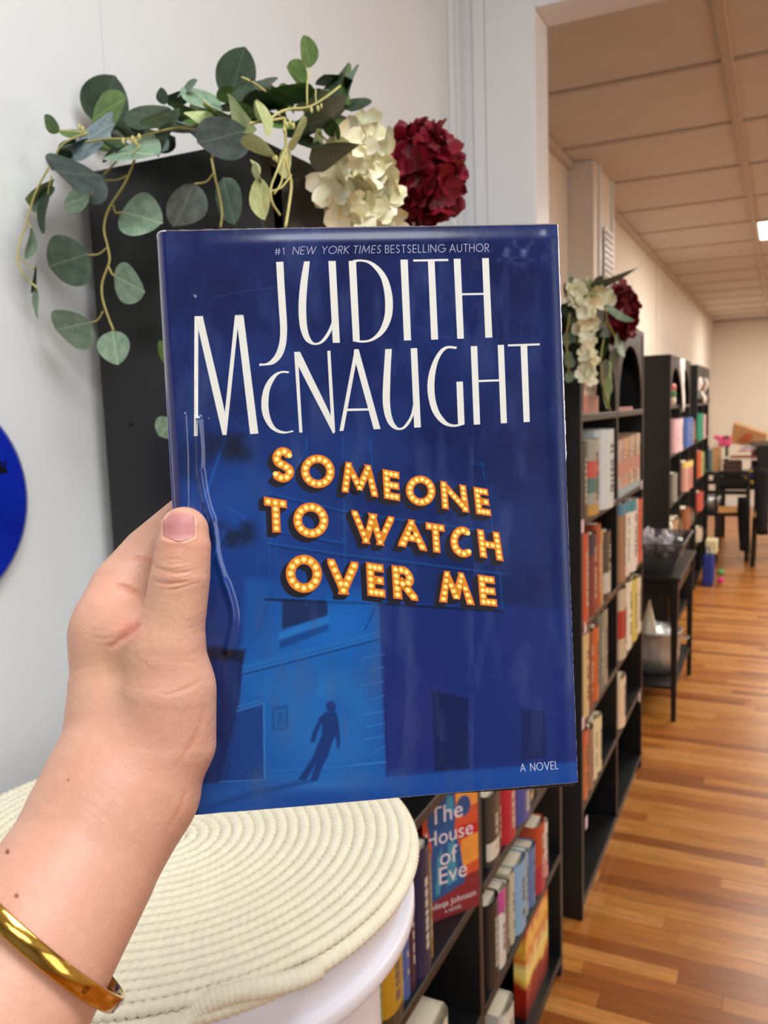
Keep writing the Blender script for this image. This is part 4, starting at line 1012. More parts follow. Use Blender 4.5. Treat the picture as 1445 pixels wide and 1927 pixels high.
def art(x, y):
    c = lambda *v: np.array(v, float)
    n1 = fbm(x, y, 140, 1)[..., None]; n2 = fbm(x, y, 40, 5)[..., None]
    ty = np.clip((y - 430) / 1080, 0, 1)[..., None]; tx = np.clip((x - 330) / 740, 0, 1)[..., None]
    col = c(20, 34, 84) * (1 - ty) + c(16, 42, 102) * ty
    col = col + (n1 - .47) * c(24, 34, 56) + (n2 - .47) * c(10, 14, 20)

    def over(rgb, a): nonlocal col; a = np.clip(a, 0, 1)[..., None] if a.ndim == 2 else np.clip(a, 0, 1); col = col * (1 - a) + c(*rgb) * a
    def fill(P, rgb, a=1.0, soft=1.5): over(rgb, a * np.clip(.5 - polydist(x, y, P) / soft, 0, 1))
    def line(P, rgb, w_=1.2, a=.6, soft=1.2): over(rgb, a * np.clip((w_ - linedist(x, y, P)) / soft + .5, 0, 1))
    def blob(cx_, cy_, rx, ry, rgb, a): over(rgb, a * np.exp(-((x - cx_) / rx) ** 2 - ((y - cy_) / ry) ** 2))
    blob(470, 1010, 190, 190, (14, 66, 150), .75); blob(430, 930, 70, 80, (22, 66, 140), .5); blob(620, 1080, 220, 90, (16, 60, 136), .5)
    # lit wall
    fill([(400, 1235), (712, 1120), (728, 1464), (380, 1475)], (12, 84, 164), .95, 10)
    fill([(460, 1085), (712, 1110), (716, 1205), (455, 1262)], (12, 78, 156), .85, 14)
    blob(620, 1180, 100, 60, (18, 104, 190), .75); blob(560, 1300, 120, 80, (16, 96, 180), .6); blob(640, 1400, 90, 70, (36, 106, 182), .7); blob(560, 1340, 60, 90, (54, 118, 180), .35)
    over((60, 130, 190), .28 * np.clip(fbm(x, y, 60, 9) - .42, 0, 1) * 5 * np.exp(-((x - 590) / 130) ** 2 - ((y - 1340) / 130) ** 2))
    # dark building on the left
    fill([(372, 1220), (460, 1228), (448, 1340), (428, 1475), (366, 1480)], (10, 30, 84), .9, 5)
    fill([(372, 1214), (462, 1222), (455, 1245), (372, 1240)], (12, 22, 46), .85, 8)
    # right block
    fill([(712, 1118), (1090, 1150), (1092, 1440), (728, 1464)], (18, 40, 108), .85, 2)
    blob(780, 1360, 60, 100, (44, 42, 110), .55)
    # ground
    fill([(366, 1476), (560, 1470), (728, 1462), (1090, 1432), (1092, 1500), (366, 1550)], (16, 74, 156), .8, 6)
    blob(640, 1478, 140, 18, (50, 116, 186), .8); blob(420, 1510, 90, 20, (40, 110, 176), .5); blob(900, 1480, 170, 26, (22, 66, 150), .7)
    fill([(366, 1500), (1090, 1456), (1092, 1500), (366, 1552)], (14, 62, 142), .55, 22)
    for k in range(7): line([(380, 1490 + 7 * k), (700, 1482 + 6 * k), (1080, 1440 + 6 * k)], (50, 112, 180), .8, .14, 2)
    # window with sill
    fill([(531, 1128), (616, 1132), (616, 1158), (531, 1184)], (18, 34, 74), .85, 3)
    fill([(524, 1192), (620, 1158), (622, 1170), (524, 1204)], (34, 110, 186), .85, 2)
    fill([(526, 1206), (618, 1174), (618, 1186), (526, 1222)], (10, 54, 120), .7, 5)
    # cornice
    fill([(456, 1252), (714, 1186), (715, 1204), (455, 1274)], (30, 104, 178), .65, 3)
    line([(455, 1270), (560, 1243), (714, 1203)], (8, 46, 104), 1.6, .8); line([(456, 1262), (714, 1195)], (10, 60, 126), .8, .4)
    line([(484, 1190), (500, 1150), (505, 1136)], (10, 44, 96), 1.2, .6); line([(686, 1186), (703, 1150), (708, 1140)], (10, 44, 96), 1.4, .6)
    # doorway
    fill([(446, 1336), (496, 1322), (497, 1468), (414, 1472)], (14, 52, 120), .85, 3)
    line([(446, 1338), (496, 1323), (498, 1466)], (50, 124, 190), 2.0, .7); line([(446, 1330), (490, 1318)], (60, 130, 194), 1.2, .5); line([(414, 1472), (494, 1467)], (60, 128, 190), 1.4, .6)
    line([(450, 1458), (482, 1420)], (40, 90, 150), .8, .4)
    # small poster
    fill([(512, 1331), (541, 1327), (541, 1371), (512, 1374)], (10, 76, 146), .7, 2); line([(512, 1331), (541, 1327), (541, 1371), (512, 1374), (512, 1331)], (24, 60, 110), 1, .5); line([(519, 1338), (535, 1336), (535, 1366), (519, 1368), (519, 1338)], (60, 132, 186), .9, .5)
    # quoins
    for k, (yy, x0) in enumerate([(1238, 682), (1262, 696), (1290, 680), (1316, 700), (1345, 682), (1368, 688), (1392, 684), (1412, 706), (1440, 660)]):
        line([(x0, yy), (722 + k * .5, yy - 7)], (60, 132, 198), 1.0, .55)
        if k % 2 == 0: line([(x0, yy), (x0 - 1, yy + 20)], (50, 120, 186), 1.0, .4)
    for k in range(8): line([(560 - 6 * (k % 2), 1250 + 24 * k), (676, 1236 + 24 * k)], (44, 112, 180), .8, .18)
    line([(505, 1452), (728, 1436)], (60, 124, 184), 1, .5)
    line([(724, 1190), (728, 1462)], (8, 30, 84), 1.2, .6)
    # far doors
    fill([(812, 1300), (882, 1314), (884, 1446), (818, 1452)], (12, 28, 72), .85, 2); line([(795, 1290), (880, 1306), (886, 1446)], (40, 60, 120), 1, .25)
    fill([(980, 1332), (1025, 1337), (1027, 1426), (981, 1430)], (12, 28, 76), .8, 2)
    # figure and its shadow
    F_ = (16, 50, 112)
    fill([(613 + 9.5 * math.cos(a * PI / 8) + 10, 1330 + 11 * math.sin(a * PI / 8)) for a in range(16)], F_, .95, 3)
    fill([(612, 1340), (632, 1340), (638, 1360), (636, 1380), (624, 1396), (604, 1392), (606, 1366), (600, 1352)], F_, .95, 3)
    fill([(602, 1350), (610, 1346), (598, 1378), (592, 1398), (584, 1396), (588, 1378)], F_, .9, 3); fill([(632, 1350), (639, 1372), (640, 1392), (639, 1408), (634, 1408), (632, 1390), (626, 1366)], F_, .9, 3)
    fill([(603, 1388), (618, 1392), (598, 1430), (576, 1468), (560, 1468), (588, 1426)], F_, .95, 3); fill([(612, 1390), (627, 1392), (618, 1420), (606, 1444), (597, 1469), (583, 1470), (592, 1444), (602, 1418)], F_, .95, 3)
    fill([(575, 1467), (592, 1471), (480, 1498), (400, 1524), (384, 1518), (480, 1486)], (16, 58, 126), .7, 6)
    # board behind the marquee title
    Lb = (10, 92, 168)
    for P in ([(508, 1000), (506, 1132)], [(521, 1004), (519, 1130)], [(574, 1030), (576, 1140)], [(646, 870), (650, 1136)], [(577, 820), (577, 900)], [(697, 828), (700, 880)], [(645, 820), (645, 860)], [(906, 870), (912, 900)], [(925, 975), (926, 1010)]): line(P, Lb, 1.2, .5)
    for P in ([(506, 928), (640, 960), (700, 975)], [(505, 1022), (646, 1044), (720, 1052), (950, 1080)], [(515, 998), (645, 1022)], [(690, 970), (925, 1000)]): line(P, Lb, 2.0, .45); line([(a, b + 4) for a, b in P], (8, 22, 58), 1.6, .5)
    line([(500, 1128), (700, 1136), (946, 1150)], (8, 22, 56), 2.6, .8); line([(500, 1123), (700, 1130), (940, 1146)], Lb, 1, .4)
    line([(952, 1149), (968, 1152)], (14, 60, 130), 1.4, .7); line([(940, 1075), (946, 1148)], (14, 80, 150), 1.2, .6)
    fill([(506, 1040), (646, 1060), (648, 1132), (506, 1124)], (12, 62, 136), .45, 6); fill([(614, 1120), (712, 1124), (708, 1140), (614, 1136)], (12, 88, 166), .6, 3)
    for P in ([(577, 836), (560, 880)], [(690, 850), (697, 830)], [(884, 870), (910, 876)]): line(P, Lb, 1, .4)
    # lamp posts and balconies at the left
    for P in ([(425, 820), (398, 900), (384, 940)], [(424, 1000), (400, 1050)]): line(P, (20, 88, 176), 2.2, .65)
    line([(426, 952), (460, 972), (462, 1000)], (24, 96, 176), 1.2, .6)
    for k in range(6): line([(428 + 6 * k, 955 + 3.4 * k), (428 + 6 * k, 975 + 3.4 * k)], (24, 90, 170), .8, .5)
    for k in range(5): line([(436 + 8 * k, 786 + 5 * k), (436 + 8 * k, 802 + 5 * k)], (24, 80, 160), .8, .35)
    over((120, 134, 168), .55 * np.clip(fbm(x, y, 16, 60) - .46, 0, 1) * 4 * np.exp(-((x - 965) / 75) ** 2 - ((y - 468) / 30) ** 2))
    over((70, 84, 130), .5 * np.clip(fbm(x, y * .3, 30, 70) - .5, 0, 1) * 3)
    for P in ([(770, 610), (850, 640)], [(790, 580), (830, 600)], [(925, 580), (938, 620), (934, 650)], [(1050, 900), (1062, 912)], [(1010, 1332), (1080, 1350)], [(400, 560), (460, 548), (520, 540)], [(640, 1010), (660, 1030)]): line(P, (84, 100, 150), .7, .35, 1.5)
    a_ = np.clip(fbm(x, y, 30, 20) - .2, 0, 1) * 2.6
    over((14, 24, 50), .85 * a_ * np.exp(-((x - 430) / 46) ** 4 - ((y - 842) / 28) ** 4))
    over((10, 22, 46), .9 * a_ * np.exp(-((x - 430) / 48) ** 4 - ((y - 1006) / 24) ** 4))
    over((10, 24, 60), .5 * np.exp(-((x - 345) / 40) ** 4 - ((y - 870) / 36) ** 4))
    return col


RIDGE = [([(424, 1098), (436, 1140), (440, 1165), (437, 1195), (431, 1222)], 9.0, .0006), ([(380, 890), (386, 925), (392, 950), (400, 975)], 7.0, .0005), ([(374, 790), (378, 850), (378, 900), (388, 950), (400, 985), (404, 1010), (408, 1045), (420, 1085), (434, 1125), (440, 1160), (434, 1195), (428, 1225)], 6.5, .0010), ([(348, 780), (352, 860), (353, 960)], 2.6, .0004), ([(366, 560), (366, 700), (370, 780), (372, 900)], 3.5, .00034), ([(392, 790), (394, 850), (396, 870)], 3.5, .0003)]


def zsurf(u, v):
    """height of the jacket over the cover plane: hinge dip, creases pressed in by the grip, slight lift of the edges"""
    c = CB + RB[:, 0] * u[..., None] + RB[:, 1] * v[..., None]; px = CX + F * c[..., 0] / -c[..., 2]; py = CY - F * c[..., 1] / -c[..., 2]
    z = np.zeros_like(u)
    for P, w_, a in RIDGE: P = catmull(P, 3) if len(P) > 3 else P; z += a * np.exp(-(linedist(px, py, P) / w_) ** 2)
    z += .00025 * np.exp(-((u - (BWD / 2 - .004)) / .003) ** 2) - .0004 * np.exp(-((u + BWD / 2 - .009) / .0035) ** 2)
    z += .00035 * np.sin(v * 26 + 1.0) * np.exp(-((u + BWD / 2) / .03) ** 2) + .00012 * np.sin(u * 55 + v * 20)
    z += .0004 * np.exp(-((v - BHT / 2 + .006) / .0035) ** 2) * np.clip((u + .07) * 30, 0, 1)
    return z


NU, NV = 380, 560
us = np.linspace(-BWD / 2, BWD / 2, NU); vs = np.linspace(-BHT / 2, BHT / 2, NV)
cols_u = []; cols_z = []
for k in range(12): cols_u.append(BWD / 2 - k / 12 * BWD); cols_z.append(-BT)
nsp = 26; EA = .0056
for k in range(nsp):
    a = PI * k / nsp
    cols_u.append(-BWD / 2 - EA * abs(math.sin(a)) ** .8); cols_z.append(-BT / 2 - BT / 2 * math.cos(a) * 1.0)
n0 = len(cols_u)
U = np.concatenate([np.array(cols_u), us]); Z0 = np.concatenate([np.array(cols_z), np.zeros(NU)])
UU, VV = np.meshgrid(U, vs); ZZ = np.tile(Z0, (NV, 1)); front = np.tile(np.arange(len(U)) >= n0, (NV, 1))
ZZ = ZZ + np.where(front, zsurf(UU, VV), 0) * 1.0
# ease the hinge so spine and front meet smoothly
ZZ[:, n0:] += 0
cc = CB + RB[:, 0] * UU[..., None] + RB[:, 1] * VV[..., None]
PX = CX + F * cc[..., 0] / -cc[..., 2]; PY = CY - F * cc[..., 1] / -cc[..., 2]
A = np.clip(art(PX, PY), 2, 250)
spine_c = np.array([14., 24., 92.])
A = np.where(front[..., None], A, spine_c)
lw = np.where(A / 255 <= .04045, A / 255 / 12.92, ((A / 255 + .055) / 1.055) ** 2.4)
nc = len(U); verts = np.stack([UU, VV, ZZ], -1).reshape(-1, 3)
idx = np.arange(NV * nc).reshape(NV, nc); quads = np.stack([idx[:-1, :-1], idx[:-1, 1:], idx[1:, 1:], idx[1:, :-1]], -1).reshape(-1, 4)


def np_mesh(name, verts, quads, m, cols=None, smooth=True):
    me = bpy.data.meshes.new(name); nvt = len(verts); nq = len(quads)
    me.vertices.add(nvt); me.vertices.foreach_set('co', np.asarray(verts, np.float32).ravel())
    me.loops.add(nq * 4); me.loops.foreach_set('vertex_index', np.asarray(quads, np.int32).ravel())
    me.polygons.add(nq); me.polygons.foreach_set('loop_start', np.arange(0, nq * 4, 4, dtype=np.int32)); me.polygons.foreach_set('loop_total', np.full(nq, 4, np.int32))
    me.update(calc_edges=True); me.validate()
    if smooth: me.polygons.foreach_set('use_smooth', np.ones(nq, bool))
    if cols is not None:
        at = me.color_attributes.new('Col', 'FLOAT_COLOR', 'POINT'); c4 = np.concatenate([cols, np.ones((nvt, 1))], 1).astype(np.float32); at.data.foreach_set('color', c4.ravel())
    me.materials.append(m); return me


JM = mat('printed_jacket', (20, 40, 110), .18, attr='Col', bump=.012, bscale=700, spec=.5, coat=.25)
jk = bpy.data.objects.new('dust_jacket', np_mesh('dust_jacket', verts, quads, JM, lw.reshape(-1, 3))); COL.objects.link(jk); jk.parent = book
def child(mb, name, m, par=book, **k):
    o = mb.obj(name, m, None, **k); o.parent = par; return o


JE = mat('jacket_paper_edge', (214, 214, 220), .7)
hw_, hh_ = BWD / 2, BHT / 2
# worn white paper edge of the jacket
ue = np.linspace(-hw_, hw_, 160); ve = np.linspace(-hh_, hh_, 200)
mb = MB(); rr = random.Random(4)
mb.grid([[(a, hh_ - .00005, b - .0004), (a, hh_ + .0003 + rr.uniform(0, .00025), b + .00005)] for a, b in zip(ue, zsurf(ue, np.full_like(ue, hh_)))])
mb.grid([[(hw_ - .00005, a, b + .00005), (hw_ + (.0004 + rr.uniform(0, .0003)) * (1 if a > .02 else .3), a, b - .0004)] for a, b in zip(ve, zsurf(np.full_like(ve, hw_), ve))])
mb.grid([[(a, -hh_ - .00015 - rr.uniform(0, .0001), b - .0002), (a, -hh_, b + .00002)] for a, b in zip(ue, zsurf(ue, np.full_like(ue, -hh_)))])
sp = [(-BWD / 2 - EA * abs(math.sin(PI * k / 30)) ** .8, -BT / 2 - BT / 2 * math.cos(PI * k / 30)) for k in range(31)]
mb.grid([[(a, hh_ - .0003, b), (a - .0001, hh_ + .0003, b)] for a, b in sp])
child(mb, 'jacket_edge', JE, jk)
BD = mat('black_board', (18, 17, 18), .55)
mb = MB(); zt = -.0018; zb = -.0044; X0, X1 = -hw_ + .006, hw_ - .0008
v_ = [(X0, -hh_ + .0012, zt), (X1, -hh_ - .0026, zt), (X1, hh_ - .002, zt), (X0, hh_ - .001, zt)]; v_ += [(a, b, zb) for a, b, _ in v_]
mb.add(v_, [(0, 1, 2, 3), (7, 6, 5, 4), (0, 4, 5, 1), (1, 5, 6, 2), (2, 6, 7, 3), (3, 7, 4, 0)])
child(mb, 'front_board', BD, bevel=.0004)
child(MB().box(-hw_ + .004, hw_ - .001, -hh_ + .001, hh_ - .001, -BT + .0006, -BT + .0034), 'back_board', BD)
mb = MB(); mb.box(-hw_ + .001, hw_ - .006, -hh_ + .005, hh_ - .005, -BT + .0036, zb - .0002); child(mb, 'page_block', PAGES)
# inner flap folded round the front board
mb = MB(); mb.grid([[(hw_ - .0003 - .0003 * math.sin(PI * k / 8), a, -.0001 - .0038 * k / 8) for k in range(9)] for a in (-hh_ + .001, hh_ - .001)]); mb.grid([[(hw_ - .0008, a, -.0038), (hw_ - .085, a, -.0038)] for a in (-hh_ + .001, hh_ - .001)])
child(mb, 'jacket_flap', mat('jacket_inner_fold', (16, 26, 90), .25), jk)

# ---- lettering
def to_local(P, lift):
    P = np.array(P, float); u, v = pl(P[:, 0], P[:, 1]); z = zsurf(u, v) + lift
    return [(float(a), float(b), float(c)) for a, b, c in zip(u, v, z)]


def strip(mb, pairs, lift, sub=1, across=1):
    L_ = [(a, b) for a, b, _, _ in pairs]; R_ = [(c, d) for _, _, c, d in pairs]
    if sub > 1 and len(pairs) > 2: L_ = catmull(L_, sub); R_ = catmull(R_, sub)
    elif sub > 1:
        L_ = [np.array(L_[0]) + (np.array(L_[1]) - np.array(L_[0])) * k / sub for k in range(sub + 1)]; R_ = [np.array(R_[0]) + (np.array(R_[1]) - np.array(R_[0])) * k / sub for k in range(sub + 1)]
    rows = []
    for k in range(across + 1):
        t_ = k / across; rows.append(to_local([np.array(a) * (1 - t_) + np.array(b) * t_ for a, b in zip(L_, R_)], lift))
    mb.grid([[rows[k][i] for k in range(across + 1)] for i in range(len(L_))])


WH = mat('white_jacket_print', (222, 222, 214), .3, coat=.3)
def conv(o, s): return lambda *p: tuple((p[i] / s + o[i % 2]) for i in range(len(p)))


A1 = conv((350, 440), 1445 / 350); B1 = conv((640, 440), 1445 / 420)
A_ = lambda L_: [A1(*p) for p in L_]; B_ = lambda L_: [B1(*p) for p in L_]
letters = [
    ('letter_j', [(A_([(700, 219, 756, 217), (712, 430, 767, 430), (722, 590, 778, 590), (731, 720, 785, 720), (730, 800, 783, 800), (720, 865, 776, 862), (697, 930, 756, 928), (660, 980, 722, 980), (620, 1006, 668, 1016), (572, 1008, 568, 1026)]), 5)]),
    ('letter_u', [(A_([(917, 215, 962, 214), (893, 350, 947, 350), (879, 470, 937, 470), (874, 580, 933, 580), (879, 680, 937, 680), (893, 755, 947, 755), (922, 822, 966, 812), (960, 853, 988, 842), (1005, 864, 1008, 848), (1050, 853, 1040, 838), (1088, 822, 1074, 800), (1120, 775, 1105, 750), (1140, 730, 1135, 680)]), 5), (A_([(1106, 212, 1162, 212), (1140, 847, 1195, 847)]), 6)]),
    ('letter_d', [(B_([(55, 177, 102, 174), (83, 698, 127, 693)]), 6), (B_([(80, 171, 100, 184), (130, 167, 137, 180), (200, 180, 185, 194), (262, 225, 228, 234), (307, 290, 264, 290), (332, 370, 284, 370), (341, 450, 291, 450), (335, 530, 287, 530), (311, 600, 265, 602), (270, 655, 233, 652), (210, 693, 190, 684), (150, 705, 150, 691), (95, 700, 105, 690)]), 5)]),
    ('letter_i', [(B_([(390, 168, 437, 167), (413, 691, 459, 690)]), 4)]),
    ('letter_t', [(B_([(473, 167, 473, 180), (700, 162, 700, 176)]), 3), (B_([(568, 178, 611, 177), (589, 686, 634, 684)]), 4)]),
    ('letter_h', [(B_([(735, 162, 779, 161), (758, 680, 801, 678)]), 4), (B_([(919, 158, 962, 157), (940, 673, 985, 671)]), 4), (B_([(785, 385, 785, 398), (932, 382, 932, 395)]), 2)]),
    ('letter_m', [(A_([(66, 640, 95, 640), (62, 1572, 93, 1571)]), 40), (A_([(66, 640, 130, 638), (94, 738, 152, 738), (244, 1390, 302, 1390), (284, 1563, 313, 1563)]), 10), (A_([(284, 1563, 315, 1563), (302, 1390, 333, 1390), (380, 631, 411, 631)]), 8), (A_([(380, 631, 446, 629), (400, 724, 458, 724), (498, 1556, 562, 1552)]), 8)]),
    ('letter_c', [(A_([(802, 1070, 796, 1084), (755, 1065, 755, 1080), (700, 1080, 715, 1095), (650, 1122, 682, 1140), (612, 1183, 655, 1200), (592, 1250, 643, 1260), (585, 1320, 640, 1330), (592, 1392, 648, 1400), (615, 1453, 666, 1457), (652, 1507, 695, 1505), (702, 1540, 735, 1528), (760, 1552, 780, 1537), (834, 1538, 832, 1526)]), 4)]),
    ('letter_n', [(A_([(840, 920, 868, 920), (880, 1545, 904, 1543)]), 6), (A_([(838, 918, 885, 916), (875, 1030, 940, 1030), (1080, 1430, 1132, 1430), (1143, 1553, 1158, 1540)]), 5), (A_([(1097, 910, 1121, 908), (1125, 1415, 1151, 1415), (1143, 1553, 1158, 1540)]), 4)]),
    ('letter_a', [(A_([(1310, 898, 1340, 898), (1192, 1532, 1223, 1530)]), 5), (B_([(90, 748, 119, 747), (100, 830, 142, 830), (217, 1266, 261, 1264)]), 4), (B_([(45, 1132, 43, 1148), (188, 1130, 192, 1144)]), 2)]),
    ('letter_u', [(B_([(292, 747, 334, 746), (285, 850, 328, 850), (278, 960, 324, 960), (275, 1070, 322, 1070), (283, 1150, 328, 1150), (305, 1218, 344, 1212), (338, 1256, 365, 1245), (375, 1270, 383, 1257), (415, 1262, 408, 1248), (448, 1228, 436, 1212), (468, 1190, 458, 1170), (479, 1160, 472, 1105)]), 5), (B_([(456, 742, 498, 740), (479, 1255, 522, 1253)]), 5)]),
    ('letter_g', [(B_([(757, 732, 750, 746), (700, 726, 700, 742), (655, 745, 667, 765), (615, 798, 638, 815), (585, 868, 620, 880), (568, 940, 611, 950), (565, 1010, 610, 1010), (575, 1082, 618, 1080), (597, 1152, 640, 1150), (635, 1207, 672, 1197), (680, 1240, 700, 1224), (730, 1250, 735, 1235), (770, 1245, 768, 1230), (805, 1234, 803, 1220)]), 4), (B_([(752, 958, 794, 956), (763, 1236, 805, 1232)]), 4)]),
    ('letter_h', [(B_([(845, 728, 887, 726), (865, 1236, 906, 1234)]), 4), (B_([(1020, 720, 1060, 718), (1040, 1227, 1080, 1225)]), 4), (B_([(892, 947, 892, 960), (1030, 942, 1030, 955)]), 2)]),
    ('letter_t', [(B_([(1086, 716, 1086, 729), (1292, 709, 1292, 722)]), 3), (B_([(1168, 724, 1211, 722), (1188, 1220, 1228, 1217)]), 4)]),
]
for nm, sts in letters:
    mb = MB()
    for k, (pr, sub) in enumerate(sts): strip(mb, pr, .00006 + .000006 * k, sub, 2)
    child(mb, nm, WH, jk)

# stroke glyphs, unit box, y down
def arc(cx_, cy_, rx, ry, a0, a1, n=14): return [(cx_ + rx * math.cos(math.radians(a0 + (a1 - a0) * k / n)), cy_ + ry * math.sin(math.radians(a0 + (a1 - a0) * k / n))) for k in range(n + 1)]


GL = {
    'S': [catmull([(.90, .14), (.62, .0), (.30, .02), (.10, .22), (.24, .42), (.55, .53), (.86, .66), (.92, .84), (.68, 1.0), (.35, 1.0), (.04, .86)], 4)],
    'O': [arc(.5, .5, .5, .5, 0, 360, 36)], 'M': [[(0, 1), (.13, 0)], [(.13, 0), (.5, .86)], [(.5, .86), (.87, 0)], [(.87, 0), (1, 1)]],
    'E': [[(0, 0), (0, 1)], [(0, 0), (1, 0)], [(0, .5), (.95, .5)], [(0, 1), (1, 1)]], 'N': [[(0, 1), (0, 0)], [(0, 0), (1, 1)], [(1, 1), (1, 0)]],
    'T': [[(0, 0), (1, 0)], [(.5, 0), (.5, 1)]], 'W': [[(0, 0), (.27, 1)], [(.27, 1), (.5, 0)], [(.5, 0), (.73, 1)], [(.73, 1), (1, 0)]], 'A': [[(0, 1), (.5, 0)], [(.5, 0), (1, 1)], [(.2, .68), (.8, .68)]],
    'C': [arc(.62, .5, .62, .5, -52, -308, 26)], 'H': [[(0, 0), (0, 1)], [(1, 0), (1, 1)], [(0, .5), (1, .5)]], 'V': [[(0, 0), (.5, 1)], [(.5, 1), (1, 0)]],
    'R': [[(0, 0), (0, 1)], [(0, 0)] + arc(.55, .27, .42, .27, -90, 90, 10) + [(0, .54)], [(.42, .54), (1, 1)]],
    'B': [[(0, 0), (0, 1)], [(0, 0)] + arc(.5, .24, .36, .24, -90, 90, 8) + [(0, .48)], [(0, .48)] + arc(.55, .74, .43, .26, -90, 90, 8) + [(0, 1)]],
    'G': [arc(.55, .5, .52, .5, -45, -360, 24) + [(.62, .52)]], 'I': [[(.5, 0), (.5, 1)]], 'K': [[(0, 0), (0, 1)], [(.9, 0), (0, .52)], [(.1, .46), (1, 1)]], 'L': [[(0, 0), (0, 1), (1, 1)]],
    'U': [[(0, 0), (0, .62)] + arc(.5, .62, .5, .38, 180, 0, 10) + [(1, 0)]], 'Y': [[(0, 0), (.5, .5)], [(1, 0), (.5, .5)], [(.5, .5), (.5, 1)]],
    '#': [[(.3, .1), (.15, 1)], [(.8, .1), (.65, 1)], [(.05, .4), (1, .4)], [(0, .7), (.92, .7)]], '1': [[(.3, .14), (.6, 0), (.6, 1)]]}


def clip_box(P, x0, x1, y0, y1):
    for ax, lim, sg in ((0, x0, 1), (0, x1, -1), (1, y0, 1), (1, y1, -1)):
        out = []
        for i in range(len(P)):
            a, b = P[i - 1], P[i]; da, db = sg * (a[ax] - lim), sg * (b[ax] - lim)
            if (da >= 0) != (db >= 0): t_ = da / (da - db); out.append((a[0] + (b[0] - a[0]) * t_, a[1] + (b[1] - a[1]) * t_))
            if db >= 0: out.append(b)
        P = out
        if not P: return P
    return P


def glyph(ch, Wd, Hg, hw, ins=0.0, full=None):
    """polygons of a stroke glyph of size Wd x Hg; hw = half stroke of the skeleton inset, ins = shrink"""
    polys = []; h = hw - ins
    for st in GL[ch]:
        P = [np.array((hw + p[0] * (Wd - 2 * hw), hw + p[1] * (Hg - 2 * hw))) for p in st]
        closed = np.allclose(P[0], P[-1]); curved = len(P) > 3
        if not curved:
            for a, b in zip(P[:-1], P[1:]):
                d = (b - a) / np.linalg.norm(b - a); n = np.array((-d[1], d[0])); e = h * ((.55 if ch == 'M' and 1 <= GL[ch].index(st) <= 2 else 1.3) if abs(d[0]) > .02 and abs(d[1]) > .02 else 1.0)
                q = clip_box([tuple(a - d * e + n * h), tuple(b + d * e + n * h), tuple(b + d * e - n * h), tuple(a - d * e - n * h)], ins, Wd - ins, ins, Hg - ins)
                if len(q) > 2: polys.append(q)
        else:
            nrm = []
            for i in range(len(P)):
                if closed: t_ = P[(i + 1) % (len(P) - 1)] - P[(i - 1) % (len(P) - 1)]
                else: t_ = P[min(i + 1, len(P) - 1)] - P[max(i - 1, 0)]
                t_ = t_ / (np.linalg.norm(t_) + 1e-9); nrm.append(np.array((-t_[1], t_[0])))
            if not closed:
                P[0] = P[0] - (P[1] - P[0]) / np.linalg.norm(P[1] - P[0]) * (-ins); P[-1] = P[-1] + (P[-1] - P[-2]) / np.linalg.norm(P[-1] - P[-2]) * (-ins)
            for i in range(len(P) - 1): polys.append([tuple(P[i] + nrm[i] * h), tuple(P[i + 1] + nrm[i + 1] * h), tuple(P[i + 1] - nrm[i + 1] * h), tuple(P[i] - nrm[i] * h)])
    return polys


def dots(ch, Wd, Hg, hw, sp):
    out = []
    for st in GL[ch]:
        P = [np.array((hw + p[0] * (Wd - 2 * hw), hw + p[1] * (Hg - 2 * hw))) for p in st]; seg = [np.linalg.norm(b - a) for a, b in zip(P[:-1], P[1:])]; L_ = sum(seg); closed = np.allclose(P[0], P[-1])
        n = max(1, round(L_ / sp)); 
        for k in range(n if closed else n + 1):
            s_ = L_ * k / n; i = 0
            while i < len(seg) - 1 and s_ > seg[i]: s_ -= seg[i]; i += 1
            q = P[i] + (P[i + 1] - P[i]) * (s_ / (seg[i] + 1e-9))
            if all(np.linalg.norm(q - o_) > sp * .78 for o_ in out): out.append(q)
    return out


Q = 1445 / 750
TT = [('S', (345, 42, 435, 42, 345, 168, 435, 168)), ('O', (455, 66, 578, 70, 455, 188, 578, 192)), ('M', (603, 92, 722, 108, 603, 204, 736, 224)), ('E', (750, 120, 812, 131, 756, 228, 815, 238)), ('O', (835, 142, 943, 146, 835, 252, 943, 257)), ('N', (959, 162, 1053, 180, 966, 264, 1066, 280)), ('E', (1079, 184, 1132, 193, 1090, 284, 1146, 292)),
      ('T', (320, 220, 404, 234, 326, 350, 408, 352)), ('O', (427, 240, 555, 244, 427, 368, 555, 373)), ('W', (637, 268, 794, 294, 650, 386, 784, 404)), ('A', (824, 300, 886, 306, 806, 400, 914, 420)), ('T', (906, 312, 975, 323, 912, 420, 984, 428)), ('C', (996, 326, 1072, 330, 996, 438, 1080, 444)), ('H', (1092, 337, 1174, 350, 1104, 440, 1190, 456)),
      ('O', (400, 430, 532, 432, 400, 568, 532, 572)), ('V', (550, 444, 664, 458, 556, 574, 664, 580)), ('E', (690, 457, 754, 467, 696, 580, 763, 588)), ('R', (783, 468, 858, 476, 790, 590, 882, 600)), ('M', (964, 488, 1054, 497, 956, 603, 1086, 615)), ('E', (1095, 502, 1156, 511, 1104, 614, 1168, 620))]
BORD = mat('marquee_rim_print', (222, 104, 46), .35, coat=.2); GOLD = mat('marquee_gold_print', (214, 134, 30), .35, coat=.2); GLOW = mat('marquee_glow_print', (246, 196, 76), .35); BULB = mat('marquee_bulb_print', (252, 236, 150), .35); SHD = mat('marquee_side_print', (14, 12, 30), .4)
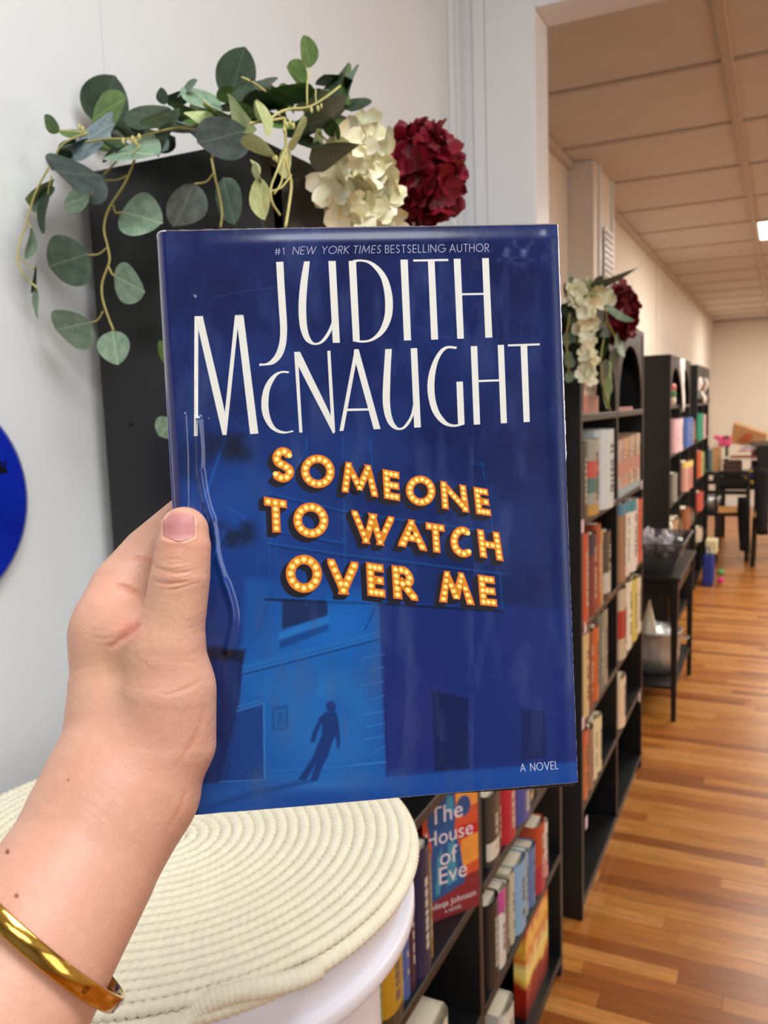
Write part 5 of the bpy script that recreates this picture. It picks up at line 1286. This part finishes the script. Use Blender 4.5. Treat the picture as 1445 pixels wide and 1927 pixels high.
for ch, q in TT:
    q = [v / Q + (330 if i % 2 == 0 else 820) for i, v in enumerate(q)]
    tl, tr, bl, br = (np.array(q[i:i + 2]) for i in (0, 2, 4, 6)); Wd = np.linalg.norm(tr - tl) * .5 + np.linalg.norm(br - bl) * .5; Hg = np.linalg.norm(bl - tl) * .5 + np.linalg.norm(br - tr) * .5
    hw = Hg * (.112 if ch in 'MW' else .126)
    def mp(p):
        u, v = p[0] / Wd, p[1] / Hg; return (tl * (1 - u) + tr * u) * (1 - v) + (bl * (1 - u) + br * u) * v
    def put(mb, polys, lift, off=(0, 0)):
        for P in polys: mb.add(to_local([mp(p) + np.array(off) for p in P], lift), [tuple(range(len(P)))])
    sh = MB()
    for k in range(1, 11): put(sh, glyph(ch, Wd, Hg, hw, -.6), .00003 + .000001 * k, (-.95 * k, .82 * k))
    root = child(sh, 'letter_side', SHD, jk)
    mb = MB(); put(mb, glyph(ch, Wd, Hg, hw), .00006); child(mb, 'letter_rim', BORD, jk)
    mb = MB(); put(mb, glyph(ch, Wd, Hg, hw, 1.5), .00009); child(mb, 'letter_face', GOLD, jk)
    g1 = MB(); g2 = MB()
    for p in dots(ch, Wd, Hg, hw, Hg * .185):
        for mbb, rr_, lf in ((g1, hw * .66, .00011), (g2, hw * .42, .00013)):
            mbb.add(to_local([mp(p + rr_ * np.array((math.cos(a * PI / 6), math.sin(a * PI / 6)))) for a in range(12)], lf), [tuple(range(12))])
    child(g1, 'bulb_glow', GLOW, jk); child(g2, 'bulb', BULB, jk)

# thin lines of small capitals
WID = {'I': .12, 'M': .95, 'W': 1.15, 'N': .72, 'O': .98, 'G': .95, 'E': .48, 'L': .45, 'T': .55, 'S': .50, 'R': .52, 'B': .5, 'K': .6, 'Y': .62, 'A': .78, 'U': .66, 'H': .66, 'V': .74, '#': .66, '1': .4, ' ': .34}


def small_text(txt, p0, p1, cap, rgbmat, slant=0.0, hwf=.042, name='small_lettering', gap=.17):
    p0 = np.array(p0, float); p1 = np.array(p1, float); tot = sum(WID[c] + gap for c in txt) - gap; ln = np.linalg.norm(p1 - p0); d = (p1 - p0) / ln; up = np.array((d[1], -d[0])) + d * slant
    sx = ln / tot; x = 0; mb = MB()
    for c in txt:
        if c != ' ':
            Wd = WID[c] * sx; hw = cap * hwf
            for P in glyph(c, max(Wd, 2 * hw + .01), cap, hw): mb.add(to_local([p0 + d * (x + p[0]) + up * (cap - p[1]) for p in P], .00007), [tuple(range(len(P)))])
        x += (WID[c] + gap) * sx
    child(mb, name, rgbmat, jk)


PALE = mat('pale_jacket_print', (176, 180, 204), .3)
small_text('#1', (517.5, 480), (537, 479.6), 13.5, PALE)
small_text('NEW YORK', (550, 479.2), (656, 477.6), 14.5, PALE, .18)
small_text('TIMES', (663.5, 477.4), (716, 476.6), 14.5, PALE, .18)
small_text('BESTSELLING', (724.5, 476.6), (838, 475), 15, PALE)
small_text('AUTHOR', (845.5, 474.8), (920, 473.6), 15, PALE)
small_text('A NOVEL', (979, 1452.5), (1050.5, 1447), 15.5, mat('pale_blue_print', (196, 206, 226), .3))

# ------------------------------------------------------------------ the hand (one continuous surface grown from a distance field)
def cp_(px, py, d): return np.array([(px - CX) / F * d, -(py - CY) / F * d, -d], np.float64)


def seg(p, a, b, ra, rb):
    ab = b - a; t = np.clip(((p - a) @ ab) / (ab @ ab), 0, 1); q = a + t[..., None] * ab
    return np.linalg.norm(p - q, axis=-1) - (ra + (rb - ra) * t)


def smin(a, b, k):
    h = np.clip(.5 + .5 * (b - a) / k, 0, 1); return b * (1 - h) + a * h - k * h * (1 - h)


FORE = [(-330, 2420, .215, .0300), (-120, 2100, .250, .0305), (52, 1790, .286, .0300), (150, 1630, .308, .0285), (212, 1510, .323, .0268)]
HAND = [(212, 1510, .323, .0268), (232, 1400, .336, .0240), (226, 1290, .345, .0205), (216, 1200, .350, .0168)]
THEN = [(290, 1480, .327, .0175), (300, 1400, .327, .0190), (312, 1310, .326, .0168), (314, 1225, .327, .0140)]
THUMB = [(314, 1225, .327, .0140), (330, 1150, .3255, .0120), (339, 1085, .3245, .0115), (345, 1030, .325, .0106), (346, 1000, .3262, .0096)]
INDEX = [(216, 1156, .350, .0152), (232, 1110, .356, .0140), (278, 1042, .368, .0115), (352, 972, .3835, .0102), (450, 935, .390, .0094), (530, 935, .3915, .0084)]
MIDD = [(205, 1235, .366, .0135), (300, 1135, .390, .0112), (430, 1085, .3965, .0104), (530, 1080, .397, .0095), (600, 1082, .3955, .0085)]
RING = [(212, 1320, .374, .0122), (320, 1240, .3935, .0108), (450, 1205, .3985, .0100), (545, 1205, .3985, .0092), (600, 1210, .397, .0082)]
PINK = [(225, 1395, .372, .0115), (330, 1335, .3915, .0094), (430, 1312, .3965, .0086), (520, 1318, .396, .0074)]
HEEL = [(250, 1500, .335, .020), (255, 1400, .352, .0190), (245, 1300, .362, .0165), (232, 1210, .362, .0140)]
def chain(p, L, k=.003):
    d = None
    for a, b in zip(L[:-1], L[1:]):
        s = seg(p, cp_(*a[:3]), cp_(*b[:3]), a[3], b[3]); d = s if d is None else np.minimum(d, s)
    return d


def hand_sdf(p):
    d = chain(p, FORE); d = smin(d, chain(p, HAND), .010); d = smin(d, chain(p, HEEL), .008); d = smin(d, chain(p, THEN), .009)
    d = smin(d, chain(p, THUMB), .0045); d = smin(d, chain(p, INDEX), .0055)
    # fold between thumb and index
    f = chain(p, MIDD); f = np.minimum(f, chain(p, RING)); f = np.minimum(f, chain(p, PINK))
    d = smin(d, f, .0035)
    web = seg(p, cp_(252, 1200, .338), cp_(205, 1200, .345), .0135, .0145); d = smin(d, web, .008)
    # thenar edge lapping over the cover
    d = smin(d, seg(p, cp_(352, 1290, .3275), cp_(350, 1400, .3285), .0100, .0105), .008)
    # the book presses into the skin
    q = p - CB; u = q @ RB[:, 0]; v = q @ RB[:, 1]; z = q @ RB[:, 2]
    bx = np.maximum(np.maximum(-(u + BWD / 2 + EA + .0004), np.abs(v) - BHT / 2 - .004), np.maximum(z - .0004, -(z + BT + .0006)))
    kk = .0016; h = np.clip(.5 - .5 * (d + bx) / kk, 0, 1)
    return d * (1 - h) + (-bx) * h + kk * h * (1 - h)


lo = np.array([-.225, -.255, -.412]); hi = np.array([-.028, .008, -.205]); hs = .0020
gx, gy, gz = [np.arange(lo[i], hi[i], hs) for i in range(3)]
G = np.empty((len(gx), len(gy), len(gz)), np.float32)
yy_, zz_ = np.meshgrid(gy, gz, indexing='ij')
for i, xv in enumerate(gx):
    G[i] = hand_sdf(np.stack([np.full_like(yy_, xv), yy_, zz_], -1))
# surface nets
ins = G < 0
cell = np.zeros(tuple(s - 1 for s in G.shape), np.int8)
for a in (0, 1):
    for b in (0, 1):
        for c in (0, 1): cell += ins[a:G.shape[0] - 1 + a, b:G.shape[1] - 1 + b, c:G.shape[2] - 1 + c]
act = (cell > 0) & (cell < 8); vid = -np.ones(cell.shape, np.int64); I = np.argwhere(act); vid[act] = np.arange(len(I))
acc = np.zeros((len(I), 3)); cn = np.zeros(len(I))
cr = [(a, b, c) for a in (0, 1) for b in (0, 1) for c in (0, 1)]
for a in cr:
    for ax in range(3):
        if a[ax] == 1: continue
        b = list(a); b[ax] = 1
        ga = G[I[:, 0] + a[0], I[:, 1] + a[1], I[:, 2] + a[2]]; gb = G[I[:, 0] + b[0], I[:, 1] + b[1], I[:, 2] + b[2]]
        m_ = (ga < 0) != (gb < 0); t_ = np.where(m_, ga / np.where(m_, ga - gb, 1), 0)
        pt = np.tile(np.array(a, float), (len(I), 1)); pt[:, ax] += t_; acc[m_] += pt[m_]; cn[m_] += 1
Vh = lo + (I + acc / cn[:, None]) * hs
Qh = []
for ax in range(3):
    sl0 = [slice(None)] * 3; sl1 = [slice(None)] * 3; sl0[ax] = slice(0, -1); sl1[ax] = slice(1, None)
    a_, b_ = ins[tuple(sl0)], ins[tuple(sl1)]; E_ = np.argwhere(a_ != b_); u_, w_ = [k for k in range(3) if k != ax]
    E_ = E_[(E_[:, u_] > 0) & (E_[:, w_] > 0) & (E_[:, u_] < G.shape[u_] - 1) & (E_[:, w_] < G.shape[w_] - 1)]
    def vv(du, dw): e = E_.copy(); e[:, u_] += du; e[:, w_] += dw; return vid[e[:, 0], e[:, 1], e[:, 2]]
    q = np.stack([vv(-1, -1), vv(0, -1), vv(0, 0), vv(-1, 0)], 1); fl = a_[E_[:, 0], E_[:, 1], E_[:, 2]]
    if ax == 1: fl = ~fl
    q[~fl] = q[~fl][:, ::-1]; Qh.append(q)
Qh = np.concatenate(Qh)
SKM = mat('skin', (220, 170, 142), .42, attr='Col', bump=.16, bscale=1900, sss=.15, spec=.4)
tmp = np_mesh('hand_base', Vh, Qh, SKM); to = bpy.data.objects.new('tmp', tmp); COL.objects.link(to)
md = to.modifiers.new('s', 'SUBSURF'); md.levels = 2; md.subdivision_type = 'CATMULL_CLARK'
hm = bpy.data.meshes.new_from_object(to.evaluated_get(bpy.context.evaluated_depsgraph_get())); bpy.data.objects.remove(to)
nv_ = len(hm.vertices); Pv = np.empty(nv_ * 3, np.float32); hm.vertices.foreach_get('co', Pv); Pv = Pv.reshape(-1, 3).astype(float)


def grad(p, e=.0004):
    g = np.stack([hand_sdf(p + np.eye(3)[i] * e) - hand_sdf(p - np.eye(3)[i] * e) for i in range(3)], -1); return g / (np.linalg.norm(g, axis=-1, keepdims=True) + 1e-9)


for _ in range(2):
    g = grad(Pv); Pv = Pv - g * np.clip(hand_sdf(Pv), -.001, .001)[:, None] * .9
g = grad(Pv)
PXh = CX + F * Pv[:, 0] / -Pv[:, 2]; PYh = CY - F * Pv[:, 1] / -Pv[:, 2]
vd = -Pv / np.linalg.norm(Pv, axis=1, keepdims=True); fac = np.clip((g * vd).sum(1) * 3, 0, 1) * (Pv[:, 2] > -.372)
# wrinkles and folds: (polyline in view of the radial side, width px, depth m)
dk_ = np.arange(0)
CRE = [([(290, 1066), (312, 1076), (340, 1078), (372, 1072)], 3.2, .00042), ([(286, 1092), (310, 1098), (336, 1096), (360, 1092)], 3.0, .00036), ([(292, 1079), (318, 1086), (352, 1084)], 2.2, .00022), ([(300, 1058), (325, 1052), (352, 1056)], 2.2, .00014), ([(300, 1104), (330, 1108), (380, 1094)], 2.4, .00014),
       ([(274, 1128), (262, 1118), (238, 1106), (215, 1100)], 3.4, .0010), ([(290, 1064), (276, 1056), (262, 1050), (240, 1046)], 3.4, .0007), ([(262, 1172), (246, 1186), (222, 1206), (206, 1222)], 5.0, .0016), ([(230, 1190), (200, 1202), (168, 1200)], 3.0, .00020), ([(385, 1276), (350, 1296), (320, 1306), (295, 1305)], 3.0, .00028),
       ([(392, 1262), (360, 1246), (320, 1250)], 3.0, .00012), ([(388, 1320), (372, 1380), (340, 1430), (320, 1450)], 5.0, .00028), ([(250, 1210), (258, 1240), (290, 1262)], 3.5, .00012), ([(352, 1480), (340, 1520), (318, 1560)], 4.0, .00025), ([(205, 1560), (262, 1590), (300, 1640)], 3.0, .00010), ([(120, 1480), (200, 1540), (240, 1600)], 3.0, .00007)]
CRE += [([(288, 1056 + 9.5 * k), (315, 1061 + 9.5 * k + 2 * (k % 2)), (345, 1060 + 9 * k), (376, 1052 + 8.5 * k)], 1.7, .00012 + .00006 * (k % 2)) for k in range(6)]
CRE += [([(390 - 2 * k, 1150 + 17 * k), (360 - 3 * k, 1166 + 18 * k), (325 - 3 * k, 1174 + 18 * k)], 1.6, .00005) for k in range(6)]
CRE += [([(150, 1140 + 13 * k), (195, 1146 + 14 * k), (240, 1160 + 10 * k)], 1.6, .00006) for k in range(6)]
CRE += [([(262 + 14 * k, 1222 + 9 * k), (276 + 16 * k, 1250 + 10 * k), (290 + 18 * k, 1286 + 8 * k)], 1.8, .00006) for k in range(5)]
CRE += [([(120 + 6 * k, 1440 + 24 * k), (190, 1470 + 26 * k), (250, 1520 + 26 * k)], 1.6, .00004) for k in range(7)]
CRE += [([(310, 1010), (290, 1018), (300, 1030)], 2, .00008), ([(318, 1030), (336, 1034), (352, 1030)], 1.8, .00008), ([(322, 1024), (338, 1027), (350, 1024)], 1.6, .00006)]
disp = np.zeros(nv_); crm = np.zeros(nv_)
for P, w_, dp in CRE:
    P = np.array(catmull(P, 4)); d = linedist(PXh, PYh, P); L_ = np.linalg.norm(P[-1] - P[0]) + 1e-6
    tt = ((np.stack([PXh, PYh], 1) - P[0]) @ (P[-1] - P[0])) / L_ ** 2; tp = np.sin(np.pi * np.clip(tt, 0, 1)) ** .6
    w_ = w_ * 1.25; dp = dp * .75 * tp; wob = 1 + .5 * (vnoise(PXh + 2000, PYh + 2000, 9, 13) - .5)
    disp += (-dp * np.exp(-(d / w_) ** 2) + dp * .3 * np.exp(-((d - 2.2 * w_) / (1.4 * w_)) ** 2)) * wob; crm = np.maximum(crm, np.exp(-(d / (w_ * 1.3)) ** 2) * np.minimum(1, dp / .0004))
# nail bed hollow
nd = polydist(PXh, PYh, [(306, 1012), (309, 975), (320, 961), (352, 962), (366, 978), (365, 1010), (350, 1018), (320, 1018)])
disp += -.00035 * np.clip(-nd / 3, 0, 1) + .00022 * np.exp(-((nd - 4) / 3) ** 2)
fine = (vnoise(PXh * 1.0 + PYh * .6 + 2000, PYh * .35 - PXh * .15 + 3000, 2.6, 3) - .5) * .00010 + (vnoise(PXh + 2000, PYh + 2000, 3.6, 8) - .5) * .00007
Pv = Pv + g * ((disp + fine) * fac)[:, None]
# skin colour: redder at folds and knuckles, paler on the thumb pad
b0 = np.array([200., 151., 128.]); colr = np.tile(b0, (nv_, 1))
def tint(rgb, a): 
    global colr
    colr = colr * (1 - a[:, None]) + np.array(rgb, float) * a[:, None]


gs = lambda x0, y0, sx, sy: np.exp(-((PXh - x0) / sx) ** 2 - ((PYh - y0) / sy) ** 2)
tint((224, 150, 132), .55 * gs(240, 1180, 40, 30)); tint((204, 106, 96), .55 * gs(247, 1184, 16, 12)); tint((226, 156, 134), .5 * gs(215, 1110, 45, 30)); tint((222, 148, 122), .35 * gs(335, 1020, 60, 36)); tint((226, 184, 150), .5 * gs(320, 1150, 50, 60))
tint((224, 176, 136), .4 * gs(210, 1250, 60, 50)); tint((206, 142, 122), .3 * gs(270, 1440, 110, 90)); tint((212, 148, 132), .3 * gs(90, 1640, 90, 90)); tint((184, 130, 108), .35 * gs(160, 1480, 110, 110)); tint((196, 124, 100), .42 * crm)
tint((210, 150, 128), .5 * (fbm(PXh + 3000, PYh + 3000, 50, 31) - .45).clip(0, 1)); tint((228, 184, 156), .5 * (fbm(PXh + 3000, PYh + 3000, 22, 41) - .45).clip(0, 1))
for mx_, my_, r_ in ((14, 1603, 4.2), (31, 1686, 4.0), (128, 1468, 1.8)): tint((120, 62, 40), .85 * np.clip((r_ - np.hypot(PXh - mx_, (PYh - my_) * .8)) / 1.5 + .5, 0, 1) * fac)
hm.vertices.foreach_set('co', c2w(Pv).astype(np.float32).ravel()); hm.update()
at = hm.color_attributes.new('Col', 'FLOAT_COLOR', 'POINT'); cl = colr / 255; cl = np.where(cl <= .04045, cl / 12.92, ((cl + .055) / 1.055) ** 2.4)
at.data.foreach_set('color', np.concatenate([cl, np.ones((nv_, 1))], 1).astype(np.float32).ravel())
hm.polygons.foreach_set('use_smooth', np.ones(len(hm.polygons), bool)); hm.materials.clear(); hm.materials.append(SKM)
hand = bpy.data.objects.new('person', hm); COL.objects.link(hand); hm.name = 'person'
tag(hand, 'bare left hand and forearm gripping the navy book, thumb on its cover', 'person')
# thumbnail
bvh = BVHTree.FromPolygons([tuple(v) for v in c2w(Pv)], [tuple(p.vertices) for p in hm.polygons])
n1, n2 = 26, 24; P = []; okn = True
for i in range(n1 + 1):
    t_ = i / n1; rw = []
    py = 960.5 + t_ * 56; 
    # outline: rounded free edge at the top, curved cuticle at the bottom
    e = abs(2 * t_ - 1); half = 29.5 * (1 - max(0, (e - .55) / .45) ** 2.6 * .75) ** .5
    for j in range(n2 + 1):
        s = j / n2 * 2 - 1; px = 336.5 + s * half + 1.5 * (t_ - .5); pyy = py + (4.5 * (1 - s * s) - 2) * t_ * .9 - (3.0 * (1 - s * s) - 3.0) * (1 - t_)
        d = Vector(ray(px, pyy)).normalized(); h_, n_, _, _ = bvh.ray_cast(Vector(CP), d)
        if h_ is None: h_ = Vector(c2w(camp(px, pyy, .318))); okn = False
        dome = .00030 * (1 - s * s) * (1 - (2 * t_ - 1) ** 4 * .6) + .00018
        rw.append(tuple(h_ - d * dome))
    P.append(rw)
for _ in range(3):
    Q_ = np.array(P); Q2 = Q_.copy(); Q2[1:-1, 1:-1] = (Q_[2:, 1:-1] + Q_[:-2, 1:-1] + Q_[1:-1, 2:] + Q_[1:-1, :-2]) / 4; P = Q2
cn_ = []
for i in range(n1 + 1):
    for j in range(n2 + 1):
        t_ = i / n1; s = j / n2 * 2 - 1
        c = np.array([178., 118., 114.]); a = max(0, 1 - t_ / .16) * .6; c = c * (1 - a) + np.array([226., 170., 142.]) * a
        a = max(0, (t_ - .72) / .28) * .45; c = c * (1 - a) + np.array([222., 172., 160.]) * a; a = .35 * math.exp(-((t_ - .45) / .2) ** 2 - (s / .5) ** 2); c = c * (1 - a) + np.array([184., 120., 128.]) * a
        cn_.append(c)
cn_ = np.array(cn_) / 255; cn_ = ((cn_ + .055) / 1.055) ** 2.4
ii = np.arange((n1 + 1) * (n2 + 1)).reshape(n1 + 1, n2 + 1); qd = np.stack([ii[:-1, :-1], ii[1:, :-1], ii[1:, 1:], ii[:-1, 1:]], -1).reshape(-1, 4)
nl = bpy.data.objects.new('thumbnail', np_mesh('thumbnail', np.array(P).reshape(-1, 3), qd, mat('nail', (214, 160, 150), .5, attr='Col', spec=.35, coat=.0, bump=.08, bscale=400), cn_)); COL.objects.link(nl); nl.parent = hand
nl.modifiers.new('s', 'SOLIDIFY').thickness = .0002

# gold bangle
GOLDM = mat('polished_gold', (206, 164, 76), .14, metal=1.0, var=.05, scale=30, bump=.15, bscale=90)
bg = tag(empty('bangle', (0, 0, 0)), 'flat gold bangle with small engraved marks round the wrist', 'bracelet')
bc = cp_(75, 1759.6, .2885); ax_ = cp_(212, 1510, .323) - cp_(-120, 2100, .250); ax_ /= np.linalg.norm(ax_)
ax_ = ax_ + np.array([.187, -.1145, .336]); ax_ /= np.linalg.norm(ax_)
u1 = np.array([.7613, -.6484, 0]); u1 -= ax_ * (u1 @ ax_); u1 /= np.linalg.norm(u1); u2 = np.cross(ax_, u1); u2 *= np.sign(u2[2])
ra, rb_ = .0349, .0338; wbd, tbd = .0026, .0017


def bpt(th, rad, ax2): return c2w(bc + u1 * math.cos(th) * (ra + rad) + u2 * math.sin(th) * (rb_ + rad) + ax_ * ax2)


mb = MB(); P = []
for k in range(161):
    th = 2 * PI * k / 160; c_ = .0004
    P.append([bpt(th, r_, a_) for r_, a_ in ((0, -wbd), (0, wbd), (c_, wbd + c_), (tbd - c_, wbd + c_), (tbd, wbd), (tbd, -wbd), (tbd - c_, -wbd - c_), (c_, -wbd - c_), (0, -wbd))])
mb.grid(P); mb.obj('band', GOLDM, bg, True)
en = mat('engraved_shadow', (90, 60, 18), .4, metal=.8); mb = MB()
def emark(t0, strokes, sc=.0022):
    for st in strokes:
        for (x0, y0), (x1, y1) in zip(st[:-1], st[1:]):
            n_ = np.array([-(y1 - y0), x1 - x0], float); n_ /= np.linalg.norm(n_) + 1e-9; n_ *= .1
            mb.add([bpt(t0 + (X * sc) / ra, tbd + .00006, Y * sc) for X, Y in ((x0 + n_[0], y0 + n_[1]), (x1 + n_[0], y1 + n_[1]), (x1 - n_[0], y1 - n_[1]), (x0 - n_[0], y0 - n_[1]))], [(0, 1, 2, 3)])
th0 = math.radians(16)
emark(th0, [[(0, 1), (.5, -1), (1, 1)]]); emark(th0 - .085, [[(1, 1), (0, 1), (0, -1), (1, -1)], [(0, 0), (.8, 0)]])
emark(math.radians(52), [[(0, -.6), (1, -.6), (1, .6), (0, .6), (0, -.6)], [(.5, -.6), (.5, .6)]], .0016)
mb.obj('engraving', en, bg)
